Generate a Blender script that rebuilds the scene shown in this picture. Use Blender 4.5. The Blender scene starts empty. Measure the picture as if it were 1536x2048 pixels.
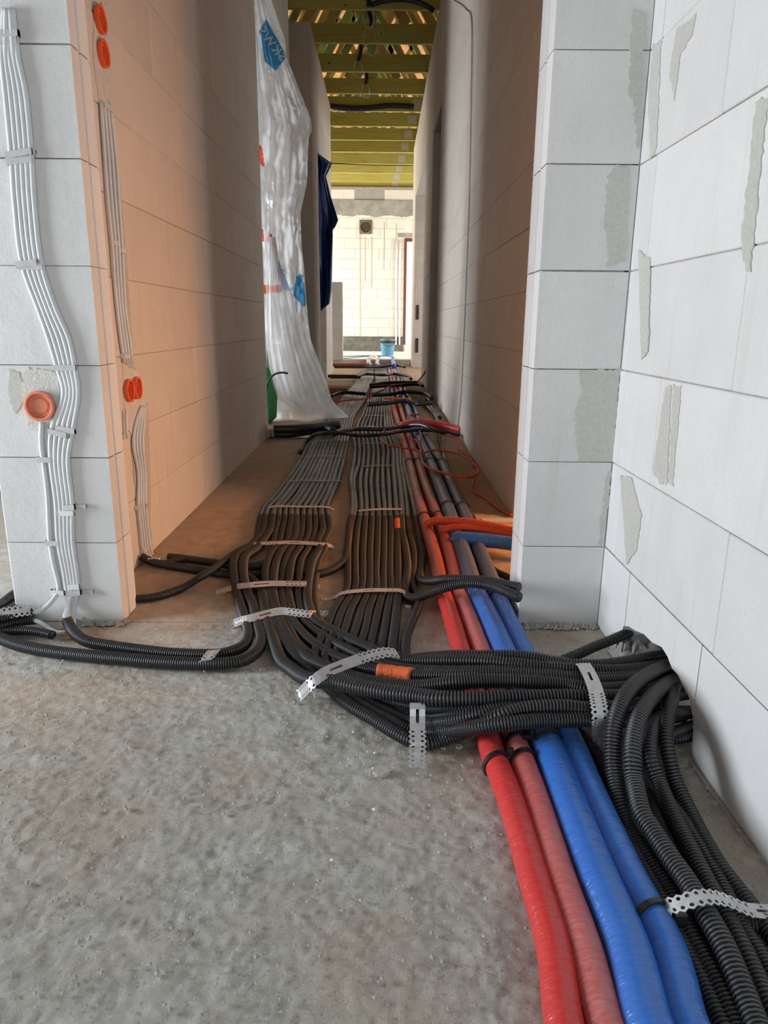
import bpy, math, random
import numpy as np
from mathutils import Vector, Matrix

C = bpy.context.scene.collection
R = random.Random(7)
RN = np.random.RandomState(11)

# ------------------------------------------------------------------ camera
F = 1420.0; CX = 768.0; CY = 1024.0; EYE = 0.84
def _n(v): return v / np.linalg.norm(v)
_Y = _n(np.array([(765 - CX) / F, -(647 - CY) / F, -1.0]))
_Zd = np.array([(722 - CX) / F, -(6127 - CY) / F, -1.0]); _Zd = _n(_Zd - _Y * (_Zd @ _Y))
_X = np.cross(_Y, -_Zd)
M3 = np.array([_X, _Y, -_Zd])            # world = M3 @ camera
cam_d = bpy.data.cameras.new('camera'); cam = bpy.data.objects.new('camera', cam_d); C.objects.link(cam)
cam_d.sensor_fit = 'VERTICAL'; cam_d.sensor_height = 36.0; cam_d.lens = 36.0 * F / 2048.0
cam_d.clip_start = 0.02; cam_d.clip_end = 200
m4 = Matrix([list(M3[0]) + [0], list(M3[1]) + [0], list(M3[2]) + [EYE], [0, 0, 0, 1]])
cam.matrix_world = m4
bpy.context.scene.camera = cam
EYEV = np.array([0, 0, EYE])
def ray(px, py): return M3 @ np.array([(px - CX) / F, -(py - CY) / F, -1.0])
def G(px, py, z=0.0):                    # point of the sight line at height z
    r = ray(px, py); return EYEV + r * (z - EYE) / r[2]
def AX(px, py, x): r = ray(px, py); return EYEV + r * x / r[0]
def AY(px, py, y): r = ray(px, py); return EYEV + r * y / r[1]

# ------------------------------------------------------------------ world, lights, exposure
sc = bpy.context.scene
sc.view_settings.view_transform = 'Standard'; sc.view_settings.look = 'None'
sc.view_settings.gamma = 1.0; sc.view_settings.use_curve_mapping = False
sc.view_settings.exposure = 0.10
w = bpy.data.worlds.new('World'); sc.world = w; w.use_nodes = True
w.node_tree.nodes['Background'].inputs[0].default_value = (0.80, 0.90, 1.0, 1)
w.node_tree.nodes['Background'].inputs[1].default_value = 1.6
def area(name, loc, look, sx, sy, power, col, spread=180):
    d = bpy.data.lights.new(name, 'AREA'); d.shape = 'RECTANGLE'; d.size = sx; d.size_y = sy
    d.energy = power; d.color = col; d.spread = math.radians(spread)
    o = bpy.data.objects.new(name, d); C.objects.link(o); o.location = loc
    v = Vector(look) - Vector(loc); o.rotation_euler = v.to_track_quat('-Z', 'Y').to_euler()
    return o
# windows of the front room (to the side of and behind the viewer)
area('window_light_side', (-3.55, 1.2, 0.85), (0.6, 1.0, 0.6), 1.3, 1.4, 138, (0.83, 0.91, 1.0))
area('window_light_rear', (0.0, -2.8, 0.55), (0.35, 1.2, 0.15), 1.1, 0.9, 29, (0.86, 0.93, 1.0))
# room behind the first doorway of the right wall: a warm work light and a small window
area('work_lamp', (1.45, 2.80, 0.62), (-0.80, 2.25, 0.35), 0.3, 0.5, 14.5, (1.0, 0.40, 0.08), 130)
area('window_light_side_room', (2.3, 2.33, 0.8), (-0.86, 3.05, 0.5), 0.16, 1.0, 4.6, (0.80, 0.87, 1.0), 110)
# rooms left of the corridor
area('window_light_alcove', (-3.4, 6.2, 1.1), (0.6, 6.6, 0.8), 1.3, 1.4, 56, (0.90, 0.94, 1.0), 130)
area('window_light_second_room', (-3.2, 10.8, 1.6), (0.5, 10.8, 1.2), 1.0, 1.4, 16, (0.95, 0.97, 1.0))
area('window_light_right_room', (3.0, 12.6, 1.6), (-0.8, 12.6, 1.2), 1.6, 1.6, 75, (0.95, 0.97, 1.0))
# glazing of the far living room
area('window_light_far_left', (-4.6, 17.0, 1.7), (0.0, 18.0, 1.6), 4.0, 2.4, 340, (1.0, 0.97, 0.90))
area('window_light_far_right', (4.4, 16.4, 1.7), (0.0, 18.4, 1.8), 3.2, 2.4, 240, (1.0, 0.97, 0.90))

# ------------------------------------------------------------------ materials
def nt(name):
    m = bpy.data.materials.new(name); m.use_nodes = True
    t = m.node_tree; b = t.nodes['Principled BSDF']
    return m, t, b
def N(t, kind, **kw):
    n = t.nodes.new(kind)
    for k, v in kw.items():
        if hasattr(n, k): setattr(n, k, v)
        else: n.inputs[k.replace('_', ' ')].default_value = v
    return n
def coord(t, scale=(1, 1, 1), src='Object', loc=(0, 0, 0)):
    c = N(t, 'ShaderNodeTexCoord'); mp = N(t, 'ShaderNodeMapping')
    mp.inputs['Scale'].default_value = scale; mp.inputs['Location'].default_value = loc
    if src == 'World':
        g = N(t, 'ShaderNodeNewGeometry'); t.links.new(g.outputs['Position'], mp.inputs['Vector'])
    else: t.links.new(c.outputs[src], mp.inputs['Vector'])
    return mp.outputs['Vector']
def noise(t, vec, scale, detail=4, rough=.6):
    n = N(t, 'ShaderNodeTexNoise'); n.inputs['Scale'].default_value = scale
    n.inputs['Detail'].default_value = detail; n.inputs['Roughness'].default_value = rough
    t.links.new(vec, n.inputs['Vector']); return n.outputs['Fac']
def ramp(t, fac, stops):
    r = N(t, 'ShaderNodeValToRGB'); e = r.color_ramp.elements
    while len(e) < len(stops): e.new(0.5)
    for i, (p, c) in enumerate(stops):
        e[i].position = p; e[i].color = (*c, 1) if len(c) == 3 else c
    t.links.new(fac, r.inputs['Fac']); return r.outputs['Color']
def mix(t, fac, a, b, mode='MIX'):
    n = N(t, 'ShaderNodeMix'); n.data_type = 'RGBA'; n.blend_type = mode
    for i, v in ((0, fac), (6, a), (7, b)):
        if hasattr(v, 'is_output') or hasattr(v, 'links'): t.links.new(v, n.inputs[i])
        else: n.inputs[i].default_value = v if i == 0 else ((*v, 1) if len(v) == 3 else v)
    return n.outputs[2]
def math_(t, op, a, b=0.5):
    n = N(t, 'ShaderNodeMath'); n.operation = op
    for i, v in ((0, a), (1, b)):
        if hasattr(v, 'links'): t.links.new(v, n.inputs[i])
        else: n.inputs[i].default_value = v
    return n.outputs[0]
def bump(t, b, h, dist, strength=1.0):
    n = N(t, 'ShaderNodeBump'); n.inputs['Distance'].default_value = dist; n.inputs['Strength'].default_value = strength
    t.links.new(h, n.inputs['Height']); t.links.new(n.outputs['Normal'], b.inputs['Normal'])
def setc(t, b, c):
    if hasattr(c, 'links'): t.links.new(c, b.inputs['Base Color'])
    else: b.inputs['Base Color'].default_value = (*c, 1)
def simple(name, col, rough=.6, metal=0.0, var=.12, scale=20, bumpd=0.0):
    m, t, b = nt(name); v = coord(t, src='World'); f = noise(t, v, scale)
    c = ramp(t, f, [(.25, tuple(x * (1 - var) for x in col)), (.75, tuple(min(1, x * (1 + var)) for x in col))])
    setc(t, b, c); b.inputs['Roughness'].default_value = rough; b.inputs['Metallic'].default_value = metal
    if bumpd: bump(t, b, noise(t, v, scale * 3, 5), bumpd)
    return m

def aac(name, base, stain=0.35, grain=1.0, chips=True):
    """aerated concrete block: fine pores, faint saw lines, patches of dried glue"""
    m, t, b = nt(name)
    v = coord(t, src='World')
    fine = noise(t, v, 260, 3, .7)
    mid = noise(t, v, 7, 4, .55)
    c = ramp(t, mid, [(.3, tuple(x * .93 for x in base)), (.7, base)])
    c = mix(t, ramp(t, fine, [(.30, (1, 1, 1)), (.42, (0, 0, 0))]), c, tuple(x * .80 for x in base))
    # vertical saw streaks and runs
    sv = coord(t, (9, 9, .55), 'World')
    st = noise(t, sv, 2.6, 4, .65)
    c = mix(t, math_(t, 'MULTIPLY', ramp(t, st, [(.56, (0, 0, 0)), (.70, (1, 1, 1))]), stain),
            c, (base[0] * .80, base[1] * .81, base[2] * .74))
    inf = N(t, 'ShaderNodeObjectInfo')
    rnd = ramp(t, inf.outputs['Random'], [(0, (.95, .95, .95)), (1, (1.03, 1.03, 1.03))])
    c = mix(t, 1.0, c, rnd, 'MULTIPLY')
    setc(t, b, c); b.inputs['Roughness'].default_value = .92
    b.inputs['Specular IOR Level'].default_value = .2
    h = math_(t, 'ADD', math_(t, 'MULTIPLY', fine, .5), noise(t, v, 45, 4, .6))
    bump(t, b, h, .0016 * grain, .8)
    return m
MAT = {}
MAT['aac'] = aac('aerated_concrete', (.74, .73, .715))
MAT['aac_warm'] = aac('aerated_concrete_warm', (.67, .61, .545), .45)  # warmer, slightly darker copy of the block colour, with more streaks
MAT['aac_far'] = aac('aerated_concrete_far', (.76, .745, .69), .5)
MAT['mortar'] = simple('glue_mortar', (.50, .49, .45), .95, 0, .2, 90, .002)
MAT['joint'] = simple('joint_mortar', (.36, .35, .33), .95, 0, .35, 40, .002)
MAT['smear'] = simple('dried_mortar_smear', (.60, .595, .54), .95, 0, .09, 120, .0025)
MAT['plaster'] = simple('gypsum_fill', (.66, .64, .60), .9, 0, .12, 60, .004)
MAT['rubble'] = simple('rubble', (.47, .45, .42), .95, 0, .3, 50, .004)
MAT['ringbeam'] = simple('ring_beam_concrete', (.30, .30, .27), .9, 0, .3, 5, .01)
MAT['darkcoat'] = simple('bitumen_coat', (.13, .13, .12), .8, 0, .5, 7, .005)
MAT['eps'] = simple('white_foam_board', (.86, .86, .84), .85, 0, .03, 60)
MAT['blackpvc'] = simple('black_cable_sheath', (.012, .012, .013), .42, 0, .2, 50)
MAT['orange_wire'] = simple('orange_wire_sheath', (.55, .07, .025), .5, 0, .15, 40)
MAT['orange_tape'] = simple('orange_tape', (.86, .16, .035), .42, 0, .15, 60, .004)
MAT['orange_box'] = simple('orange_box_plastic', (.80, .125, .035), .42, 0, .12, 70)
MAT['orange_box_old'] = simple('dusty_orange_box_plastic', (.72, .23, .13), .6, 0, .2, 90)
MAT['cable'] = simple('pale_grey_cable_sheath', (.66, .68, .68), .45, 0, .06, 30)
MAT['white'] = simple('white_plastic', (.8, .8, .8), .5, 0, .04, 30)
MAT['clip'] = simple('black_clip_plastic', (.015, .015, .016), .35, 0, .2, 50)
MAT['wood_frame'] = simple('brown_window_frame', (.16, .05, .02), .5, 0, .2, 14)
MAT['green'] = simple('green_plastic', (.03, .22, .06), .5, 0, .2, 9)
MAT['bucket'] = simple('blue_bucket_plastic', (.10, .30, .48), .45, 0, .15, 9)
MAT['dark'] = simple('dark_duct', (.05, .04, .03), .7, 0, .3, 20)
MAT['duct'] = simple('galvanised_duct', (.22, .19, .13), .5, .3, .3, 20)
MAT['steel_clip'] = simple('bright_steel', (.70, .70, .68), .35, .30, .1, 60)
MAT['whitecap'] = simple('white_grit', (.72, .70, .66), .9, 0, .1, 60)
MAT['osb'] = simple('osb_sheathing', (.72, .38, .18), .8, 0, .35, 16)
MAT['bounce_cut'] = simple('ceiling_bounce_cut', (.20, .15, .10), .8, 0, .3, 12)  # for the unseen ceiling, darkened to soak up bounce light
MAT['timber_wall'] = simple('grey_strip', (.4, .4, .38), .8)

def mat_strap(name, dust):
    m, t, b = nt(name); v = coord(t, src='World')
    n1 = noise(t, v, 70, 4)
    c = ramp(t, n1, [(.3, (.50, .51, .52)), (.7, (.66, .67, .68))])
    c = mix(t, dust, c, (.50, .40, .31))
    setc(t, b, c); b.inputs['Metallic'].default_value = .35 - dust * .3; b.inputs['Roughness'].default_value = .42 + dust * .4
    return m
MAT['strap'] = mat_strap('galvanised_strap', .08)
MAT['strap_dusty'] = mat_strap('dusty_galvanised_strap', .75)

def mat_conduit(name, base, dust, dustcol, rough, ribs):
    m, t, b = nt(name); v = coord(t, src='World')
    g = N(t, 'ShaderNodeNewGeometry'); s = N(t, 'ShaderNodeSeparateXYZ')
    t.links.new(g.outputs['Normal'], s.inputs[0])
    up = ramp(t, s.outputs['Z'], [(.05, (0, 0, 0)), (.9, (1, 1, 1))])
    n1 = ramp(t, noise(t, v, 9, 5, .65), [(.35, (.25, .25, .25)), (.70, (1, 1, 1))])
    n2 = ramp(t, noise(t, v, 180, 3, .7), [(.35, (.45, .45, .45)), (.7, (1, 1, 1))])
    f = math_(t, 'MULTIPLY', math_(t, 'MULTIPLY', math_(t, 'MULTIPLY', up, n1), n2), dust)
    c = mix(t, f, base, dustcol)
    setc(t, b, c)
    rr = math_(t, 'ADD', math_(t, 'MULTIPLY', f, .6), rough); t.links.new(rr, b.inputs['Roughness'])
    b.inputs['Specular IOR Level'].default_value = .5
    if ribs:
        uv = coord(t, (1, 1, 1), 'UV'); w_ = N(t, 'ShaderNodeTexWave'); w_.bands_direction = 'X'
        w_.inputs['Scale'].default_value = 31; t.links.new(uv, w_.inputs['Vector'])
        bump(t, b, w_.outputs['Fac'], .0012, .5)
    return m
MAT['conduit'] = mat_conduit('black_corrugated_plastic', (.036, .038, .042), .22, (.24, .24, .25), .30, False)
MAT['conduit_grey'] = mat_conduit('black_corrugated_plastic_powdered', (.050, .053, .056), .40, (.26, .27, .27), .38, False)
MAT['conduit_dusty'] = mat_conduit('dusty_corrugated_plastic', (.036, .029, .026), .50, (.20, .135, .10), .42, False)
MAT['conduit_far'] = mat_conduit('dusty_plastic_far', (.030, .027, .026), .50, (.20, .17, .155), .26, False)

MAT['groove_shade'] = simple('black_groove_shade', (.004, .004, .0045), .5, 0, .1, 40)  # rib gaps painted near-black to stand for the shade in them
def mat_pipe(name, base, dust, dustcol):
    """insulated pipe with a wrinkled foil sleeve"""
    m, t, b = nt(name); v = coord(t, src='World')
    uv = coord(t, (1, .045, 1), 'UV')
    wr = noise(t, uv, 190, 3, .6); wr2 = noise(t, uv, 60, 3, .6)
    n1 = ramp(t, noise(t, v, 7, 5, .65), [(.38, (0, 0, 0)), (.66, (1, 1, 1))])
    dst = ramp(t, wr, [(.38, (.55, .55, .55)), (.62, (1, 1, 1))])
    f = math_(t, 'MULTIPLY', math_(t, 'MULTIPLY', math_(t, 'ADD', math_(t, 'MULTIPLY', n1, .35), .65), dst), dust)
    c = mix(t, f, base, dustcol)
    setc(t, b, c)
    t.links.new(math_(t, 'ADD', math_(t, 'MULTIPLY', f, .5), .17), b.inputs['Roughness'])
    bump(t, b, math_(t, 'ADD', math_(t, 'MULTIPLY', wr, .5), wr2), .0032, .9)
    return m
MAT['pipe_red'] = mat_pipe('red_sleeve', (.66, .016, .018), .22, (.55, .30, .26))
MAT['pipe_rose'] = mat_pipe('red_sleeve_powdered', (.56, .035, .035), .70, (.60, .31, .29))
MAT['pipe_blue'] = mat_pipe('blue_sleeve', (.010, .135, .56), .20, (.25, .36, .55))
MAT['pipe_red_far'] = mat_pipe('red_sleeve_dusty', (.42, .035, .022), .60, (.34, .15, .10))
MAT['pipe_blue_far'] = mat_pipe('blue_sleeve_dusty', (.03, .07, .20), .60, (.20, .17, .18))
MAT['pipe_red_flex'] = mat_pipe('orange_red_sleeve', (.70, .06, .02), .25, (.5, .2, .1))

def mat_floor(name, cols, dirt, bd):
    m, t, b = nt(name); v = coord(t, src='World')
    big = noise(t, v, 1.7, 5, .6); mid = noise(t, v, 14, 6, .65); fine = noise(t, v, 120, 5, .7)
    c = ramp(t, mid, [(.30, cols[0]), (.50, cols[1]), (.70, cols[2])])
    c = mix(t, math_(t, 'MULTIPLY', ramp(t, big, [(.42, (0, 0, 0)), (.66, (1, 1, 1))]), .75), c, dirt)
    c = mix(t, math_(t, 'MULTIPLY', ramp(t, fine, [(.30, (1, 1, 1)), (.44, (0, 0, 0))]), .55), c, tuple(x * .55 for x in cols[0]))
    sp = noise(t, v, 330, 2, .5)
    c = mix(t, math_(t, 'MULTIPLY', ramp(t, sp, [(.62, (0, 0, 0)), (.70, (1, 1, 1))]), .5), c, tuple(min(1, x * 1.5) for x in cols[2]))
    setc(t, b, c); b.inputs['Roughness'].default_value = .9; b.inputs['Specular IOR Level'].default_value = .25
    h = math_(t, 'ADD', math_(t, 'MULTIPLY', noise(t, v, 62, 8, .78), 1.0), math_(t, 'MULTIPLY', fine, .45))
    bump(t, b, h, bd, .9)
    return m
def floor_material():
    m, t, b = nt('screed'); v = coord(t, src='World')
    def cols(c3, dirt):
        big = noise(t, v, 2.3, 6, .65); mid = noise(t, v, 18, 7, .7); fine = noise(t, v, 130, 5, .7)
        c = ramp(t, mid, [(.32, c3[0]), (.50, c3[1]), (.68, c3[2])])
        c = mix(t, math_(t, 'MULTIPLY', ramp(t, big, [(.44, (0, 0, 0)), (.62, (1, 1, 1))]), .85), c, dirt)
        c = mix(t, math_(t, 'MULTIPLY', ramp(t, fine, [(.32, (1, 1, 1)), (.44, (0, 0, 0))]), .65), c, tuple(x * .5 for x in c3[0]))
        sp = noise(t, v, 300, 2, .5)
        return mix(t, math_(t, 'MULTIPLY', ramp(t, sp, [(.60, (0, 0, 0)), (.68, (1, 1, 1))]), .55), c, tuple(min(1, x * 1.3) for x in c3[2]))
    A = cols([(.58, .55, .475), (.75, .73, .655), (.88, .865, .80)], (.70, .58, .45))
    B = cols([(.48, .33, .22), (.62, .44, .30), (.74, .55, .39)], (.54, .42, .32))
    g = N(t, 'ShaderNodeNewGeometry'); sx = N(t, 'ShaderNodeSeparateXYZ'); t.links.new(g.outputs['Position'], sx.inputs[0])
    q = math_(t, 'ADD', sx.outputs['Y'], math_(t, 'MULTIPLY', noise(t, v, 7, 5, .6), .45))
    mr = N(t, 'ShaderNodeMapRange'); mr.inputs['From Min'].default_value = 1.98; mr.inputs['From Max'].default_value = 2.30
    t.links.new(q, mr.inputs['Value'])
    mx = N(t, 'ShaderNodeMapRange'); mx.inputs['From Min'].default_value = -1.05; mx.inputs['From Max'].default_value = -.88; t.links.new(sx.outputs['X'], mx.inputs['Value'])
    setc(t, b, mix(t, math_(t, 'MULTIPLY', mr.outputs[0], mx.outputs[0]), A, B)); b.inputs['Roughness'].default_value = .9; b.inputs['Specular IOR Level'].default_value = .25
    h = math_(t, 'ADD', noise(t, v, 58, 8, .80), math_(t, 'MULTIPLY', noise(t, v, 170, 5, .7), .5))
    bump(t, b, h, .010, 1.0); return m
MAT['floor'] = MAT['floor_corr'] = floor_material()

def mat_timber():
    m, t, b = nt('green_treated_timber'); v = coord(t, (.6, 9, 9), 'World')
    g = noise(t, v, 3.0, 5, .6); k = noise(t, coord(t, src='World'), 11, 2, .5)
    c = ramp(t, g, [(.3, (.36, .31, .06)), (.5, (.47, .42, .10)), (.7, (.38, .45, .16))])
    c = mix(t, ramp(t, k, [(.24, (1, 1, 1)), (.30, (0, 0, 0))]), c, (.08, .05, .02))
    setc(t, b, c); b.inputs['Roughness'].default_value = .75; return m
MAT['timber'] = mat_timber()
MAT['rafter'] = simple('roof_timber', (.52, .40, .13), .75, 0, .3, 4)
MAT['web'] = simple('green_web_timber', (.36, .52, .22), .75, 0, .3, 4)

def mat_film():
    m = bpy.data.materials.new('clear_polythene'); m.use_nodes = True; t = m.node_tree
    for n in list(t.nodes):
        if n.type != 'OUTPUT_MATERIAL': t.nodes.remove(n)
    out = [n for n in t.nodes if n.type == 'OUTPUT_MATERIAL'][0]
    v = coord(t, (1, 1, .5), 'World')
    tr = N(t, 'ShaderNodeBsdfTransparent'); tl = N(t, 'ShaderNodeBsdfTranslucent'); df = N(t, 'ShaderNodeBsdfDiffuse'); gl = N(t, 'ShaderNodeBsdfGlossy')
    tl.inputs[0].default_value = (.92, .94, .96, 1); df.inputs[0].default_value = (.84, .86, .88, 1)
    gl.inputs['Roughness'].default_value = .28
    bp = N(t, 'ShaderNodeBump'); bp.inputs['Distance'].default_value = .02; bp.inputs['Strength'].default_value = .5
    t.links.new(noise(t, v, 9, 6, .6), bp.inputs['Height'])
    for s in (tl, df, gl): t.links.new(bp.outputs[0], s.inputs['Normal'])
    a = N(t, 'ShaderNodeMixShader'); a.inputs[0].default_value = .45; t.links.new(tl.outputs[0], a.inputs[1]); t.links.new(df.outputs[0], a.inputs[2])
    b2 = N(t, 'ShaderNodeMixShader'); fr = N(t, 'ShaderNodeFresnel'); fr.inputs[0].default_value = 1.5; t.links.new(bp.outputs[0], fr.inputs['Normal'])
    t.links.new(math_(t, 'ADD', fr.outputs[0], .06), b2.inputs[0]); t.links.new(a.outputs[0], b2.inputs[1]); t.links.new(gl.outputs[0], b2.inputs[2])
    c2 = N(t, 'ShaderNodeMixShader'); t.links.new(ramp(t, noise(t, v, 4, 4), [(.3, (.16, .16, .16)), (.7, (.46, .46, .46))]), c2.inputs[0])
    t.links.new(b2.outputs[0], c2.inputs[1]); t.links.new(tr.outputs[0], c2.inputs[2])
    t.links.new(c2.outputs[0], out.inputs[0]); return m
MAT['film'] = mat_film()
def mat_print(name, col):
    m, t, b = nt(name); setc(t, b, col); b.inputs['Roughness'].default_value = .3
    b.inputs['Transmission Weight'].default_value = .0
    tl = N(t, 'ShaderNodeBsdfTranslucent'); tl.inputs[0].default_value = (*col, 1)
    mx = N(t, 'ShaderNodeMixShader'); mx.inputs[0].default_value = .5
    out = [n for n in t.nodes if n.type == 'OUTPUT_MATERIAL'][0]
    t.links.new(b.outputs[0], mx.inputs[1]); t.links.new(tl.outputs[0], mx.inputs[2]); t.links.new(mx.outputs[0], out.inputs[0])
    return m
MAT['p_blue'] = mat_print('blue_print', (.07, .30, .55)); MAT['p_orange'] = mat_print('orange_print', (.85, .20, .03)); MAT['p_red'] = mat_print('red_print', (.75, .12, .06))
MAT['tarp'] = simple('blue_tarpaulin', (.012, .04, .20), .28, 0, .35, 12, .02)
MAT['tarp_hem'] = simple('black_tarpaulin_hem', (.008, .009, .014), .5)
def mat_clear():
    m, t, b = nt('clear_plastic'); setc(t, b, (.9, .9, .9)); b.inputs['Roughness'].default_value = .1
    b.inputs['Alpha'].default_value = .28; return m
MAT['clear'] = mat_clear()
def mat_glow():
    m, t, b = nt('window_glass'); setc(t, b, (.9, .95, 1)); b.inputs['Roughness'].default_value = .05
    b.inputs['Alpha'].default_value = .2; return m
MAT['glass'] = mat_glow()

# ------------------------------------------------------------------ mesh helpers
def link(name, verts, faces, mat, parent=None, smooth=False, uvs=None, mats=None, mids=None):
    me = bpy.data.meshes.new(name)
    v = np.asarray(verts, dtype=np.float32).reshape(-1, 3)
    if isinstance(faces, np.ndarray):
        nf, k = faces.shape
        me.vertices.add(len(v)); me.vertices.foreach_set('co', v.ravel())
        me.loops.add(nf * k); me.loops.foreach_set('vertex_index', faces.astype(np.int32).ravel())
        me.polygons.add(nf); me.polygons.foreach_set('loop_start', np.arange(0, nf * k, k, dtype=np.int32))
        me.update(calc_edges=True)
    else:
        me.from_pydata([tuple(map(float, x)) for x in v], [], [tuple(int(i) for i in f) for f in faces])
        me.update()
    if uvs is not None:
        l = me.uv_layers.new(name='UVMap')
        idx = np.empty(len(me.loops), dtype=np.int32); me.loops.foreach_get('vertex_index', idx)
        l.data.foreach_set('uv', np.asarray(uvs, dtype=np.float32)[idx].ravel())
    for mm in (mats or [mat]): me.materials.append(MAT[mm] if isinstance(mm, str) else mm)
    if mids is not None: me.polygons.foreach_set('material_index', np.asarray(mids, dtype=np.int32))
    if smooth: me.polygons.foreach_set('use_smooth', np.ones(len(me.polygons), dtype=bool))
    o = bpy.data.objects.new(name, me); C.objects.link(o)
    if parent: o.parent = parent
    return o
def tag(o, label, cat, group=None, kind=None):
    o['label'] = label
    if cat: o['category'] = cat
    if group: o['group'] = group
    if kind: o['kind'] = kind
    return o
def thing(name, label, cat, loc, group=None):
    o = bpy.data.objects.new(name, None); C.objects.link(o); o.location = tuple(map(float, loc)); o.empty_display_size = .05
    o['label'] = label; o['category'] = cat
    if group: o['group'] = group
    bpy.context.view_layer.update()
    return o
def keep(o, parent):                         # parent o, keeping world coordinates of its mesh
    o.parent = parent; o.matrix_parent_inverse = Matrix.Translation(-Vector(parent.location)); return o
def struct(o): o['kind'] = 'structure'; return o
def box_v(x0, x1, y0, y1, z0, z1):
    return [(x0, y0, z0), (x1, y0, z0), (x1, y1, z0), (x0, y1, z0), (x0, y0, z1), (x1, y0, z1), (x1, y1, z1), (x0, y1, z1)]
BOXF = [(0, 3, 2, 1), (4, 5, 6, 7), (0, 1, 5, 4), (1, 2, 6, 5), (2, 3, 7, 6), (3, 0, 4, 7)]
def box(name, x0, x1, y0, y1, z0, z1, mat, parent=None):
    return link(name, box_v(x0, x1, y0, y1, z0, z1), BOXF, mat, parent)
def cbox(x0, x1, y0, y1, z0, z1, c):
    """box with chamfered edges: 24 verts"""
    vs = []; fs = []
    X = (x0, x1); Y = (y0, y1); Z = (z0, z1); idx = {}
    for i in (0, 1):
        for j in (0, 1):
            for k in (0, 1):
                sx = 1 if i == 0 else -1; sy = 1 if j == 0 else -1; sz = 1 if k == 0 else -1
                idx[i, j, k, 0] = len(vs); vs.append((X[i], Y[j] + sy * c, Z[k] + sz * c))
                idx[i, j, k, 1] = len(vs); vs.append((X[i] + sx * c, Y[j], Z[k] + sz * c))
                idx[i, j, k, 2] = len(vs); vs.append((X[i] + sx * c, Y[j] + sy * c, Z[k]))
    g = lambda i, j, k, a: idx[i, j, k, a]
    for i in (0, 1):
        f = [g(i, 0, 0, 0), g(i, 1, 0, 0), g(i, 1, 1, 0), g(i, 0, 1, 0)]; fs.append(f if i else f[::-1])
        f = [g(0, i, 0, 1), g(1, i, 0, 1), g(1, i, 1, 1), g(0, i, 1, 1)]; fs.append(f[::-1] if i else f)
        f = [g(0, 0, i, 2), g(1, 0, i, 2), g(1, 1, i, 2), g(0, 1, i, 2)]; fs.append(f if i else f[::-1])
    for a in (0, 1):
        for b_ in (0, 1):
            fs.append([g(0, a, b_, 1), g(1, a, b_, 1), g(1, a, b_, 2), g(0, a, b_, 2)])
            fs.append([g(a, 0, b_, 0), g(a, 1, b_, 0), g(a, 1, b_, 2), g(a, 0, b_, 2)])
            fs.append([g(a, b_, 0, 0), g(a, b_, 1, 0), g(a, b_, 1, 1), g(a, b_, 0, 1)])
            for k in (0, 1): fs.append([g(a, b_, k, 0), g(a, b_, k, 1), g(a, b_, k, 2)])
    return vs, fs
def prism(poly, axis, a, b):
    """extrude polygon (list of 2-tuples) along axis between a and b"""
    n = len(poly); vs = []
    for t_ in (a, b):
        for p in poly:
            q = list(p); q.insert(axis, t_); vs.append(tuple(q))
    fs = [tuple(range(n - 1, -1, -1)), tuple(range(n, 2 * n))] + [(i, (i + 1) % n, n + (i + 1) % n, n + i) for i in range(n)]
    return vs, fs

# ------------------------------------------------------------------ walls of blocks
ZC = [0.0, .238, .480, .727, .974, 1.223, 1.471, 1.718, 1.965, 2.212, 2.459, 2.706, 2.953, 3.200, 3.447, 3.694, 3.941, 4.188]
def wall(name, x0, x1, y0, y1, z0, z1, mat='aac', start=None, L=.615, gap=.0016, rec=.0045, ch=.0022, zc=ZC, holes=(), seed=1, chamf=True, axis=None, endcut=None):
    """structure: recessed mortar core + one chamfered block per stone; long axis is found from the footprint"""
    rr = random.Random(seed)
    ax = axis if axis is not None else (1 if (y1 - y0) > (x1 - x0) else 0)
    a0, a1 = (y0, y1) if ax == 1 else (x0, x1)
    core = struct(box(name, x0 + rec, x1 - rec, y0 + rec, y1 - rec, z0, z1 - rec, 'joint'))
    for k in range(len(zc) - 1):
        zb, zt = max(zc[k], z0), min(zc[k + 1], z1)
        if zt - zb < .02: continue
        off = (start[k % len(start)] if start else ((k % 2) * L * .5 + rr.uniform(-.09, .09)))
        cuts = [a0]
        a = a0 + (off % L)
        if a - a0 < .07: a += L
        while a < a1 - .06: cuts.append(a); a += L * rr.uniform(.985, 1.0)
        cuts.append(a1)
        for i in range(len(cuts) - 1):
            g1 = rr.uniform(.5, 1.5) * gap * .5; g2 = rr.uniform(.5, 1.6) * gap * .5; gz = rr.uniform(.4, 1.6) * gap * .5
            p = rr.uniform(-.0012, .0012)
            b0 = cuts[i] + (g1 if i else 0); b1 = cuts[i + 1] - (g2 if i < len(cuts) - 2 else 0)
            if any(h[0] <= (b0 + b1) / 2 <= h[1] and h[2] <= (zb + zt) / 2 <= h[3] for h in holes): continue
            if ax == 1: bx = (x0 - p, x1 + p, b0, b1, zb + gz, zt - gz)
            else: bx = (b0, b1, y0 + p, y1 - p, zb + gz, zt - gz)
            if chamf: vs, fs = cbox(*bx, ch)
            else: vs, fs = box_v(*bx), BOXF
            link('block', vs, fs, mat, core)
    return core
YF = 1.905
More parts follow.
